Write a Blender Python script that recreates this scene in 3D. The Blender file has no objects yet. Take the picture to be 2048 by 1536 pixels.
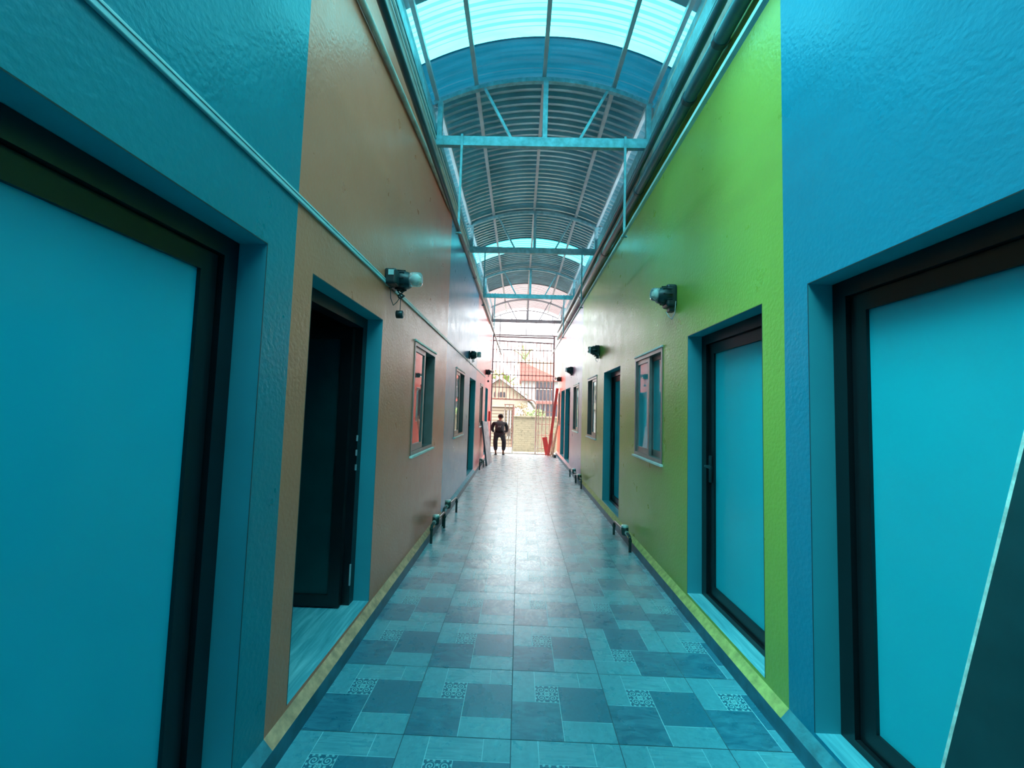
import bpy, bmesh, math, random
from mathutils import Vector, Matrix
random.seed(7)
PI = math.pi
scene = bpy.context.scene
C = scene.collection

# ------------------------------------------------------------------ camera
cd = bpy.data.cameras.new('camera')
cam = bpy.data.objects.new('camera', cd)
C.objects.link(cam)
cd.sensor_width = 36.0
cd.sensor_fit = 'HORIZONTAL'
cd.lens = 811.07 / 2048 * 36.0
cd.clip_start = 0.02
cd.clip_end = 300
_yaw, _pit, _rol = -0.01995, 0.06254, 0.02980
_cy, _sy, _cp, _sp = math.cos(_yaw), math.sin(_yaw), math.cos(_pit), math.sin(_pit)
_f = Vector((_sy*_cp, _cy*_cp, _sp))
_r = Vector((_cy, -_sy, 0))
_u = _r.cross(_f)
_r2 = math.cos(_rol)*_r + math.sin(_rol)*_u
_u2 = -math.sin(_rol)*_r + math.cos(_rol)*_u
cam.matrix_world = Matrix(((_r2.x, _u2.x, -_f.x, 0), (_r2.y, _u2.y, -_f.y, 0), (_r2.z, _u2.z, -_f.z, 1.5), (0, 0, 0, 1)))
scene.camera = cam

# ------------------------------------------------------------------ world, sun, exposure
SKY = 8.0
SUN = 12.0
world = bpy.data.worlds.new('sky')
scene.world = world
world.use_nodes = True
bg = world.node_tree.nodes['Background']
bg.inputs['Color'].default_value = (0.93, 0.97, 1.0, 1)
wn = world.node_tree
_tc = wn.nodes.new('ShaderNodeTexCoord'); _sp = wn.nodes.new('ShaderNodeSeparateXYZ'); _mr = wn.nodes.new('ShaderNodeMapRange')
wn.links.new(_tc.outputs['Generated'], _sp.inputs[0]); wn.links.new(_sp.outputs['Z'], _mr.inputs['Value'])
_mr.inputs['From Min'].default_value = 0.10; _mr.inputs['From Max'].default_value = 0.55   # overcast: brighter overhead than at the horizon
_mr.inputs['To Min'].default_value = SKY*0.5; _mr.inputs['To Max'].default_value = SKY
wn.links.new(_mr.outputs[0], bg.inputs['Strength'])
sd = bpy.data.lights.new('sun', 'SUN')
sd.energy = SUN
sd.angle = math.radians(20)
sd.color = (1.0, 0.95, 0.86)
sun = bpy.data.objects.new('sun', sd)
C.objects.link(sun)
sun.rotation_euler = Vector((0.48, 0.16, -1.0)).to_track_quat('-Z', 'Y').to_euler()
vs = scene.view_settings
scene.display_settings.display_device = 'sRGB'
vs.view_transform = 'Standard'
vs.look = 'None'
vs.gamma = 1.0
vs.use_curve_mapping = False
vs.exposure = 0.5
scene.cycles.use_denoising = True
scene.cycles.max_bounces = 12
scene.cycles.diffuse_bounces = 6
scene.cycles.glossy_bounces = 5
scene.cycles.transmission_bounces = 6
scene.cycles.transparent_max_bounces = 16
scene.cycles.sample_clamp_indirect = 12.0

# ------------------------------------------------------------------ geometry constants (metres; x across, y along, z up)
XL, XR = -1.0054, 1.3157          # wall faces
YB, YE = -4.0, 14.05              # back and gate end of the alley
DOOR_T, DOOR_B = 2.117, 0.146
T, X0, Y0 = 0.4911, 0.0042, 1.9436  # floor tile
WALL_T = 4.62

# ------------------------------------------------------------------ mesh helper
class MB:
    def __init__(self):
        self.v, self.f, self.m, self.s = [], [], [], []
    def face(self, pts, mi=0, smooth=False):
        n = len(self.v)
        self.v += [tuple(p) for p in pts]
        self.f.append(tuple(range(n, n+len(pts)))); self.m.append(mi); self.s.append(smooth)
    def raw(self, vs_, fs, mi=0, smooth=False):
        n = len(self.v)
        self.v += [tuple(p) for p in vs_]
        for q in fs:
            self.f.append(tuple(i+n for i in q)); self.m.append(mi); self.s.append(smooth)
    def box(self, a, b, mi=0):
        x0, y0, z0 = a; x1, y1, z1 = b
        if x0 > x1: x0, x1 = x1, x0
        if y0 > y1: y0, y1 = y1, y0
        if z0 > z1: z0, z1 = z1, z0
        vs_ = [(x0,y0,z0),(x1,y0,z0),(x1,y1,z0),(x0,y1,z0),(x0,y0,z1),(x1,y0,z1),(x1,y1,z1),(x0,y1,z1)]
        self.raw(vs_, [(0,3,2,1),(4,5,6,7),(0,1,5,4),(1,2,6,5),(2,3,7,6),(3,0,4,7)], mi)
        return self
    def rbox(self, a, b, r=0.005, mi=0, segs=2):
        """box with rounded edges"""
        bm = bmesh.new()
        bmesh.ops.create_cube(bm, size=1)
        c = [(a[i]+b[i])/2 for i in range(3)]; s = [abs(b[i]-a[i]) for i in range(3)]
        for v in bm.verts:
            v.co = Vector([c[i]+v.co[i]*s[i] for i in range(3)])
        bmesh.ops.bevel(bm, geom=bm.edges[:], offset=min(r, min(s)*0.45), segments=segs, profile=0.5, affect='EDGES')
        bm.verts.index_update()
        self.raw([v.co.copy() for v in bm.verts], [[v.index for v in f.verts] for f in bm.faces], mi, False)
        bm.free()
        return self
    def beam(self, p, q, w, h, up=(0,0,1), mi=0):
        """rectangular bar from p to q"""
        p, q = Vector(p), Vector(q)
        d = (q-p).normalized(); u = Vector(up)
        if abs(d.dot(u)) > 0.98: u = Vector((0,1,0))
        s = d.cross(u).normalized(); u = s.cross(d).normalized()
        vs_ = []
        for e in (p, q):
            for a, b in ((-1,-1),(1,-1),(1,1),(-1,1)):
                vs_.append(e + s*(a*w/2) + u*(b*h/2))
        self.raw(vs_, [(0,3,2,1),(4,5,6,7),(0,1,5,4),(1,2,6,5),(2,3,7,6),(3,0,4,7)], mi)
        return self
    def tube(self, pts, r, n=10, mi=0, caps=True, up=(0,0,1)):
        pts = [Vector(p) for p in pts]
        k = len(pts)
        rs = r if isinstance(r, (list, tuple)) else [r]*k
        rings = []
        d0 = (pts[1]-pts[0]).normalized()
        ref = Vector(up) if abs(d0.dot(Vector(up))) < 0.95 else Vector((1,0,0))
        s = d0.cross(ref).normalized()
        for i, p in enumerate(pts):
            if i == 0: d = pts[1]-p
            elif i == k-1: d = p-pts[i-1]
            else: d = (pts[i+1]-p).normalized() + (p-pts[i-1]).normalized()
            d.normalize()
            s = (s - d*s.dot(d)).normalized()
            t = d.cross(s)
            rings.append([p + (s*math.cos(2*PI*j/n) + t*math.sin(2*PI*j/n))*rs[i] for j in range(n)])
        vs_ = [v for rg in rings for v in rg]
        fs = []
        for i in range(k-1):
            for j in range(n):
                j2 = (j+1) % n
                fs.append((i*n+j, i*n+j2, (i+1)*n+j2, (i+1)*n+j))
        self.raw(vs_, fs, mi, True)
        if caps:
            self.face(list(reversed(rings[0])), mi); self.face(rings[-1], mi)
        return self
    def lathe(self, c, axis, prof, n=16, mi=0):
        """prof: list of (distance along axis, radius)"""
        c = Vector(c); a = Vector(axis).normalized()
        ref = Vector((0,0,1)) if abs(a.z) < 0.9 else Vector((1,0,0))
        s = a.cross(ref).normalized(); t = a.cross(s)
        rings = [[c + a*d + (s*math.cos(2*PI*j/n)+t*math.sin(2*PI*j/n))*max(rr, 1e-4) for j in range(n)] for d, rr in prof]
        fs = []
        for i in range(len(rings)-1):
            for j in range(n):
                j2 = (j+1) % n
                fs.append((i*n+j, i*n+j2, (i+1)*n+j2, (i+1)*n+j))
        self.raw([v for rg in rings for v in rg], fs, mi, True)
        self.face(list(reversed(rings[0])), mi); self.face(rings[-1], mi)
        return self
    def prism(self, poly, axis, lo, hi, mi=0):
        """poly: 2D points in the plane normal to axis ('x': (y,z), 'y': (x,z), 'z': (x,y))"""
        def P(p, t):
            return {'x': (t, p[0], p[1]), 'y': (p[0], t, p[1]), 'z': (p[0], p[1], t)}[axis]
        n = len(poly)
        vs_ = [P(p, lo) for p in poly] + [P(p, hi) for p in poly]
        fs = [tuple(range(n)), tuple(range(2*n-1, n-1, -1))]
        for i in range(n):
            j = (i+1) % n
            fs.append((i, i+n, j+n, j))
        self.raw(vs_, fs, mi)
        return self
    def build(self, name, mats, parent=None, fix=True):
        off = Vector((0,0,0)) if parent is None else world_loc(parent)
        me = bpy.data.meshes.new(name)
        me.from_pydata([tuple(Vector(v)-off) for v in self.v], [], self.f)
        if not isinstance(mats, (list, tuple)): mats = [mats]
        for m in mats: me.materials.append(m)
        me.polygons.foreach_set('material_index', self.m)
        me.polygons.foreach_set('use_smooth', self.s)
        me.update()
        if fix:
            bm = bmesh.new(); bm.from_mesh(me)
            bmesh.ops.recalc_face_normals(bm, faces=bm.faces[:])
            bm.to_mesh(me); bm.free()
        o = bpy.data.objects.new(name, me)
        C.objects.link(o)
        if parent is not None: o.parent = parent
        return o

def world_loc(o):
    p = Vector(o.location)
    while o.parent is not None:
        o = o.parent; p += Vector(o.location)
    return p

def tag(o, label, cat, group=None, kind=None):
    o['label'] = label
    o['category'] = cat
    if group: o['group'] = group
    if kind: o['kind'] = kind
    return o

def thing(name, loc, label, cat, group=None, kind=None):
    o = bpy.data.objects.new(name, None)
    o.empty_display_size = 0.05
    C.objects.link(o)
    o.location = loc
    return tag(o, label, cat, group, kind)

def structure(o, label, cat):
    return tag(o, label, cat, kind='structure')

# ------------------------------------------------------------------ materials
def base_mat(name):
    m = bpy.data.materials.new(name)
    m.use_nodes = True
    nt = m.node_tree
    return m, nt, nt.nodes, nt.links, nt.nodes['Principled BSDF']

def coords(nt, scale=(1,1,1)):
    g = nt.nodes.new('ShaderNodeNewGeometry')
    mp = nt.nodes.new('ShaderNodeMapping')
    mp.inputs['Scale'].default_value = scale
    nt.links.new(g.outputs['Position'], mp.inputs['Vector'])
    return mp.outputs['Vector']

def noise(nt, vec, scale, detail=4, rough=0.55, dist=0.0):
    n = nt.nodes.new('ShaderNodeTexNoise')
    n.inputs['Scale'].default_value = scale
    n.inputs['Detail'].default_value = detail
    n.inputs['Roughness'].default_value = rough
    n.inputs['Distortion'].default_value = dist
    nt.links.new(vec, n.inputs['Vector'])
    return n.outputs['Fac']

def ramp(nt, fac, stops):
    r = nt.nodes.new('ShaderNodeValToRGB')
    el = r.color_ramp.elements
    while len(el) < len(stops): el.new(0.5)
    for e, (p, c) in zip(el, stops):
        e.position = p; e.color = (*c, 1) if len(c) == 3 else c
    nt.links.new(fac, r.inputs['Fac'])
    return r.outputs['Color']

def mathn(nt, op, a, b=None):
    n = nt.nodes.new('ShaderNodeMath'); n.operation = op
    for i, x in enumerate((a, b)):
        if x is None: continue
        if isinstance(x, (int, float)): n.inputs[i].default_value = x
        else: nt.links.new(x, n.inputs[i])
    return n.outputs[0]

def mixc(nt, fac, a, b):
    n = nt.nodes.new('ShaderNodeMix'); n.data_type = 'RGBA'
    for k, x in (('Factor', fac), ('A', a), ('B', b)):
        s = [i for i in n.inputs if i.name == k and i.enabled][0]
        if isinstance(x, (int, float)): s.default_value = x
        elif isinstance(x, tuple): s.default_value = (*x, 1)
        else: nt.links.new(x, s)
    return [o for o in n.outputs if o.enabled][0]

def bump(nt, h, strength, dist, b):
    n = nt.nodes.new('ShaderNodeBump')
    n.inputs['Strength'].default_value = strength
    n.inputs['Distance'].default_value = dist
    nt.links.new(h, n.inputs['Height'])
    nt.links.new(n.outputs['Normal'], b.inputs['Normal'])

def mat(name, col, rough=0.5, metal=0.0, spec=0.5, var=0.12, vscale=6.0, bstr=0.0, bscale=80.0):
    m, nt, N, L, b = base_mat(name)
    v = coords(nt)
    n = noise(nt, v, vscale)
    lo = tuple(c*(1-var) for c in col); hi = tuple(min(1, c*(1+var)) for c in col)
    L.new(ramp(nt, n, [(0.3, lo), (0.7, hi)]), b.inputs['Base Color'])
    b.inputs['Roughness'].default_value = rough
    b.inputs['Metallic'].default_value = metal
    b.inputs['Specular IOR Level'].default_value = spec
    if bstr:
        bump(nt, noise(nt, v, bscale, 3), bstr, 0.002, b)
    return m

def paint(name, col, rough=0.29):
    """glossy emulsion on coarse plaster"""
    m, nt, N, L, b = base_mat(name)
    v = coords(nt)
    n = noise(nt, v, 1.7, 5, 0.6)
    lo = tuple(c*0.95 for c in col); hi = tuple(min(1, c*1.05) for c in col)
    L.new(ramp(nt, n, [(0.3, lo), (0.7, hi)]), b.inputs['Base Color'])
    L.new(ramp(nt, noise(nt, v, 5.0, 4), [(0.3, (rough-0.02,)*3), (0.7, (rough+0.06,)*3)]), b.inputs['Roughness'])
    b.inputs['Specular IOR Level'].default_value = 0.5
    h1 = noise(nt, v, 50.0, 2, 0.5)
    h2 = noise(nt, v, 14.0, 3, 0.5)
    h = mathn(nt, 'ADD', h1, mathn(nt, 'MULTIPLY', h2, 0.35))
    bump(nt, h, 0.5, 0.004, b)
    return m

def sheet(name, col, tcol, w):
    """plastic roofing: part of the light scatters, part goes straight through"""
    m, nt, N, L, b = base_mat(name)
    out = N['Material Output']
    N.remove(b)
    tr = N.new('ShaderNodeBsdfTransparent'); tl = N.new('ShaderNodeBsdfTranslucent'); gl = N.new('ShaderNodeBsdfGlossy')
    v = coords(nt, (0.6, 3.0, 1.0))
    n = noise(nt, v, 2.5, 4, 0.6, 0.6)
    c1 = ramp(nt, n, [(0.30, tuple(c*0.8 for c in col)), (0.7, tuple(min(1, c*1.15) for c in col))])
    c2 = ramp(nt, n, [(0.30, tuple(c*0.8 for c in tcol)), (0.7, tuple(min(1, c*1.15) for c in tcol))])
    # steep flanks of the corrugation: its shadow lines painted in as a darker tint
    g = N.new('ShaderNodeNewGeometry'); sp = N.new('ShaderNodeSeparateXYZ'); L.new(g.outputs['True Normal'], sp.inputs[0])
    fl = N.new('ShaderNodeMapRange'); fl.inputs['From Min'].default_value = 0.25; fl.inputs['From Max'].default_value = 0.5
    L.new(mathn(nt, 'ABSOLUTE', sp.outputs['Y']), fl.inputs['Value'])
    c1 = mixc(nt, fl.outputs[0], c1, tuple(c*0.45 for c in col)); c2 = mixc(nt, fl.outputs[0], c2, tuple(c*0.45 for c in tcol))
    L.new(c1, tl.inputs['Color']); L.new(c2, tr.inputs['Color'])
    mx = N.new('ShaderNodeMixShader'); mx.inputs[0].default_value = w
    L.new(tl.outputs[0], mx.inputs[1]); L.new(tr.outputs[0], mx.inputs[2])
    gl.inputs['Roughness'].default_value = 0.25
    m2 = N.new('ShaderNodeMixShader'); m2.inputs[0].default_value = 0.05
    L.new(mx.outputs[0], m2.inputs[1]); L.new(gl.outputs[0], m2.inputs[2])
    L.new(m2.outputs[0], out.inputs['Surface'])
    return m

M = {}
M['blue'] = paint('paint_blue', (0.004, 0.23, 0.36))
M['sky'] = paint('paint_pale_blue', (0.085, 0.29, 0.47))
M['teal'] = paint('paint_teal_blue', (0.003, 0.21, 0.26))
M['brown'] = paint('paint_orange_brown', (0.86, 0.21, 0.115))
M['pink'] = paint('paint_pink', (0.88, 0.22, 0.22))
M['green'] = paint('paint_lime_green', (0.34, 0.44, 0.075))
M['lilac'] = paint('paint_lilac', (0.52, 0.33, 0.46))
M['coral'] = paint('paint_coral', (0.90, 0.17, 0.12))
M['reveal'] = mat('paint_teal', (0.04, 0.36, 0.43), 0.55, var=0.06, vscale=2)
M['cement'] = mat('bare_cement', (0.52, 0.47, 0.42), 0.85, var=0.25, vscale=9, bstr=0.4, bscale=40)
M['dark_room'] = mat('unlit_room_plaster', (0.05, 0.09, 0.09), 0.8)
M['black_alu'] = mat('black_aluminium', (0.006, 0.010, 0.013), 0.32, 0.0, 0.5)
M['bronze_alu'] = mat('bronze_aluminium', (0.30, 0.24, 0.23), 0.35, 0.3, 0.5)
M['steel_blue'] = mat('painted_steel', (0.20, 0.45, 0.52), 0.42, 0.2, 0.5, var=0.3, vscale=14)
M['steel_grey'] = mat('primed_steel', (0.30, 0.33, 0.36), 0.5, 0.2)
M['galv'] = mat('galvanised_steel', (0.45, 0.50, 0.53), 0.4, 0.3)
M['roof_steel'] = mat('roofing_steel', (0.20, 0.40, 0.46), 0.22, 0.2, 0.8, var=0.2, vscale=3)
M['pvc_dark'] = mat('dark_pvc', (0.02, 0.07, 0.09), 0.3)
M['pvc_teal'] = mat('teal_pvc', (0.04, 0.16, 0.20), 0.3)
M['pvc_light'] = mat('pale_pvc', (0.42, 0.62, 0.62), 0.4)
M['cable'] = mat('white_cable', (0.7, 0.75, 0.75), 0.5)
M['lamp_black'] = mat('black_plastic', (0.012, 0.03, 0.035), 0.35)
M['bronze'] = mat('dark_brass', (0.03, 0.075, 0.075), 0.32, 0.5)
M['brass'] = mat('pale_brass', (0.45, 0.62, 0.60), 0.35, 0.4)
M['tan_board'] = mat('tan_board', (0.74, 0.63, 0.50), 0.6, var=0.2, vscale=7)
M['white'] = mat('white_paint', (0.80, 0.80, 0.76), 0.5)
M['cream'] = mat('cream_paint', (0.80, 0.72, 0.58), 0.5)
M['gate_steel'] = mat('cream_gate_paint', (0.85, 0.76, 0.62), 0.45)
M['gate_dark'] = mat('grey_gate_paint', (0.26, 0.27, 0.29), 0.45)
M['red_paint'] = mat('red_paint', (0.72, 0.10, 0.09), 0.4)
M['sky_clear'] = sheet('clear_blue_sheet', (0.050, 0.32, 0.35), (0.022, 0.22, 0.25), 0.35)
M['sky_unseen'] = sheet('unseen_blue_sheet', (0.25, 0.84, 0.91), (0.20, 0.77, 0.86), 0.5)  # extra clear sheet, out of view, added to brighten the near alley
M['sky_mid'] = sheet('cyan_clear_sheet', (0.05, 0.50, 0.56), (0.03, 0.40, 0.45), 0.35)
M['sky_film'] = sheet('deep_blue_sheet', (0.0006, 0.017, 0.028), (0.0002, 0.006, 0.010), 0.15)
M['sky_milky'] = sheet('daylight_milky_sheet', (0.16, 0.125, 0.125), (0.05, 0.04, 0.04), 0.1)  # milky translucency added to bring white light into the far end

def frosted():
    m, nt, N, L, b = base_mat('frosted_glass')
    v = coords(nt)
    L.new(ramp(nt, noise(nt, v, 0.9, 3), [(0.3, (0.012, 0.40, 0.50)), (0.7, (0.018, 0.46, 0.56))]), b.inputs['Base Color'])
    b.inputs['Roughness'].default_value = 0.16
    b.inputs['Specular IOR Level'].default_value = 0.35
    return m
M['frosted'] = frosted()
def mirror_glass(name='window_glass', c1=(0.03, 0.10, 0.12), c2=(0.04, 0.12, 0.14)):
    m, nt, N, L, b = base_mat(name)
    v = coords(nt)
    L.new(ramp(nt, noise(nt, v, 2.0, 2), [(0.3, c1), (0.7, c2)]), b.inputs['Base Color'])
    b.inputs['Roughness'].default_value = 0.02
    b.inputs['Metallic'].default_value = 0.0
    b.inputs['IOR'].default_value = 2.3
    return m
M['glass'] = mirror_glass()
M['glass_blue'] = mirror_glass('blue_window_glass', (0.04, 0.42, 0.52), (0.06, 0.48, 0.58))
def clear_glass():
    m, nt, N, L, b = base_mat('clear_lamp_glass')
    L.new(ramp(nt, noise(nt, coords(nt), 8, 2), [(0.3, (0.8, 0.9, 0.9)), (0.7, (0.95, 1, 1))]), b.inputs['Base Color'])
    b.inputs['Transmission Weight'].default_value = 0.75
    b.inputs['Roughness'].default_value = 0.08
    b.inputs['IOR'].default_value = 1.4
    return m
M['lamp_glass'] = clear_glass()

def dusty(nt, col):  # adds dust streaks and a painted far glare to the tile colour
    N, L = nt.nodes, nt.links
    # trodden-in dust down the middle of the alley: pale curling streaks with a shape of their own
    g = N.new('ShaderNodeNewGeometry'); sp = N.new('ShaderNodeSeparateXYZ')
    L.new(g.outputs['Position'], sp.inputs[0])
    px = mathn(nt, 'ADD', sp.outputs['X'], -0.02)
    band = mathn(nt, 'SUBTRACT', 1.0, mathn(nt, 'MULTIPLY', mathn(nt, 'ABSOLUTE', px), 1.5))
    band = mathn(nt, 'MINIMUM', mathn(nt, 'MAXIMUM', mathn(nt, 'MULTIPLY', band, 1.6), 0.0), 1.0)
    ys = N.new('ShaderNodeMapRange'); ys.inputs['From Min'].default_value = 2.7; ys.inputs['From Max'].default_value = 4.2
    L.new(sp.outputs['Y'], ys.inputs['Value'])
    streak = noise(nt, coords(nt, (5.0, 2.2, 1)), 2.1, 3, 0.55, 3.5)
    sr = N.new('ShaderNodeMapRange'); sr.inputs['From Min'].default_value = 0.46; sr.inputs['From Max'].default_value = 0.58
    L.new(streak, sr.inputs['Value'])
    msk = mathn(nt, 'MULTIPLY', mathn(nt, 'MULTIPLY', band, ys.outputs[0]), sr.outputs[0])
    msk = mathn(nt, 'MULTIPLY', msk, 0.95)
    # pale veil growing toward the gate: daylight glare painted into the tile colour
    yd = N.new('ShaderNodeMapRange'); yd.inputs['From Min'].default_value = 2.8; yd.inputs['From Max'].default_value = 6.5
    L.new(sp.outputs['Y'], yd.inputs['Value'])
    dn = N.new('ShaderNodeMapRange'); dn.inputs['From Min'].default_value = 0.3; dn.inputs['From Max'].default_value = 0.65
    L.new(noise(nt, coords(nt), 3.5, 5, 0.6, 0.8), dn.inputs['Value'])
    glare = mathn(nt, 'MULTIPLY', yd.outputs[0], mathn(nt, 'ADD', 0.35, mathn(nt, 'MULTIPLY', dn.outputs[0], 0.35)))
    msk = mathn(nt, 'MAXIMUM', msk, glare)
    return mixc(nt, msk, col, (0.70, 0.69, 0.68))

def stone(name, a, b_, scale, kind, rough=0.21):
    m, nt, N, L, b = base_mat(name)
    if kind == 'lined':
        v = coords(nt, (2.2, 26.0, 1)); n = noise(nt, v, 3.2, 4, 0.65, 0.5)
    elif kind == 'slate':
        mp = coords(nt, (1, 1, 1))
        r = N.new('ShaderNodeMapping'); r.inputs['Rotation'].default_value = (0, 0, 0.55); r.inputs['Scale'].default_value = (1.2, 4.0, 1)
        L.new(mp, r.inputs['Vector'])
        n = noise(nt, r.outputs['Vector'], scale, 6, 0.62, 1.2)
    else:
        n = noise(nt, coords(nt), scale, 5, 0.7)
    col = ramp(nt, n, [(0.34, a), (0.68, b_)])
    L.new(dusty(nt, col), b.inputs['Base Color'])
    rr = mathn(nt, 'ADD', rough, mathn(nt, 'MULTIPLY', noise(nt, coords(nt), 7, 4), 0.14))
    L.new(rr, b.inputs['Roughness'])
    b.inputs['Specular IOR Level'].default_value = 0.8
    bump(nt, n, 0.25, 0.0015, b)
    return m
M['t_light'] = stone('pale_tile', (0.060, 0.29, 0.37), (0.11, 0.40, 0.48), 34, 'plain')
M['t_lined'] = stone('ribbed_pale_tile', (0.055, 0.28, 0.36), (0.14, 0.44, 0.52), 30, 'lined')
M['t_dark'] = stone('plain_dark_tile', (0.018, 0.16, 0.235), (0.03, 0.20, 0.29), 60, 'plain')
M['t_slate'] = stone('slate_dark_tile', (0.012, 0.13, 0.205), (0.05, 0.25, 0.34), 7, 'slate')
M['t_line'] = mat('pale_tile_line', (0.30, 0.66, 0.72), 0.5)
M['t_grout'] = mat('dark_grout', (0.03, 0.10, 0.13), 0.8)

def ornate():
    m, nt, N, L, b = base_mat('scrollwork_tile')
    g = N.new('ShaderNodeNewGeometry'); sp = N.new('ShaderNodeSeparateXYZ')
    L.new(g.outputs['Position'], sp.inputs[0])
    def cell(o, off):
        a = mathn(nt, 'MULTIPLY', mathn(nt, 'ADD', o, -off), 4/T)
        return mathn(nt, 'ABSOLUTE', mathn(nt, 'ADD', mathn(nt, 'FRACT', a), -0.5))
    u, v = cell(sp.outputs['X'], X0), cell(sp.outputs['Y'], Y0)
    dx, dy = mathn(nt, 'ADD', u, -0.24), mathn(nt, 'ADD', v, -0.24)
    rad = mathn(nt, 'SQRT', mathn(nt, 'ADD', mathn(nt, 'MULTIPLY', dx, dx), mathn(nt, 'MULTIPLY', dy, dy)))
    ang = mathn(nt, 'ARCTAN2', dy, dx)
    sw = mathn(nt, 'SINE', mathn(nt, 'ADD', mathn(nt, 'MULTIPLY', rad, 62.0), ang))
    inr = mathn(nt, 'LESS_THAN', rad, 0.185)
    leaf = mathn(nt, 'MULTIPLY', mathn(nt, 'GREATER_THAN', mathn(nt, 'SINE', mathn(nt, 'MULTIPLY', ang, 7.0)), 0.1), mathn(nt, 'MULTIPLY', mathn(nt, 'GREATER_THAN', rad, 0.20), mathn(nt, 'LESS_THAN', rad, 0.27)))
    curl = mathn(nt, 'MULTIPLY', mathn(nt, 'GREATER_THAN', sw, 0.15), inr)
    # petals along the axes
    pr = mathn(nt, 'SINE', mathn(nt, 'MULTIPLY', mathn(nt, 'ARCTAN2', v, u), 6.0))
    rc = mathn(nt, 'SQRT', mathn(nt, 'ADD', mathn(nt, 'MULTIPLY', u, u), mathn(nt, 'MULTIPLY', v, v)))
    pet = mathn(nt, 'MULTIPLY', mathn(nt, 'GREATER_THAN', pr, 0.3), mathn(nt, 'LESS_THAN', rc, 0.13))
    fac = mathn(nt, 'MAXIMUM', mathn(nt, 'MAXIMUM', curl, leaf), pet)
    L.new(dusty(nt, mixc(nt, fac, (0.018, 0.15, 0.225), (0.22, 0.56, 0.62))), b.inputs['Base Color'])
    b.inputs['Roughness'].default_value = 0.3
    return m
M['t_ornate'] = ornate()
def marble():
    m, nt, N, L, b = base_mat('veined_sill_tile')
    v = coords(nt, (14.0, 1.2, 1.0))
    L.new(ramp(nt, noise(nt, v, 2.0, 6, 0.6, 0.8), [(0.30, (0.06, 0.30, 0.38)), (0.5, (0.12, 0.44, 0.52)), (0.72, (0.32, 0.68, 0.74))]), b.inputs['Base Color'])
    b.inputs['Roughness'].default_value = 0.3
    return m
M['sill'] = marble()

# ================================================================== SETTING
# ---- floor: 49 cm printed tiles
def build_floor():
    mb = MB()
    # 0 grout 1 line 2 light 3 lined 4 ornate 5 dark 6 slate
    mb.box((XL-0.02, YB, -0.12), (XR+0.02, YE, 0.0), 0)
    Q = T/4
    i0 = math.floor((XL-X0)/T)-0; i1 = math.ceil((XR-X0)/T)
    j0 = math.floor((YB-Y0)/T); j1 = math.ceil((YE-Y0)/T)
    g, l = 0.0022, 0.0016
    blocks = [(0,1,0,2,2),(1,3,0,1,3),(3,4,0,1,2),(1,2,1,2,4),(2,4,1,3,5),(0,2,2,4,6),(2,4,3,4,2)]
    def clip(x0, x1, y0, y1, z, mi):
        x0, x1 = max(x0, XL), min(x1, XR); y0, y1 = max(y0, YB), min(y1, YE)
        if x1-x0 < 0.004 or y1-y0 < 0.004: return
        mb.face([(x0,y0,z),(x1,y0,z),(x1,y1,z),(x0,y1,z)], mi)
    for i in range(i0, i1):
        for j in range(j0, j1):
            bx, by = X0+i*T, Y0+j*T
            clip(bx+g, bx+T-g, by+g, by+T-g, 0.0006, 1)
            rot = (i == 1 and j == 1) or (random.random() < 0.06 and j > 4)
            for (u0,u1,v0,v1,mi) in blocks:
                if rot: u0, u1, v0, v1 = v0, v1, 4-u1, 4-u0
                ax, bx2 = bx+u0*Q, bx+u1*Q
                # v counts from the far edge
                ay, by2 = by+T-v1*Q, by+T-v0*Q
                clip(ax+(g if u0 == 0 else l), bx2-(g if u1 == 4 else l), ay+(g if v1 == 4 else l), by2-(g if v0 == 0 else l), 0.0012, mi)
    o = mb.build('floor', [M['t_grout'], M['t_line'], M['t_light'], M['t_lined'], M['t_ornate'], M['t_dark'], M['t_slate']], fix=False)
    structure(o, 'alley floor of patchwork printed grey-blue tiles', 'floor')
build_floor()

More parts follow.
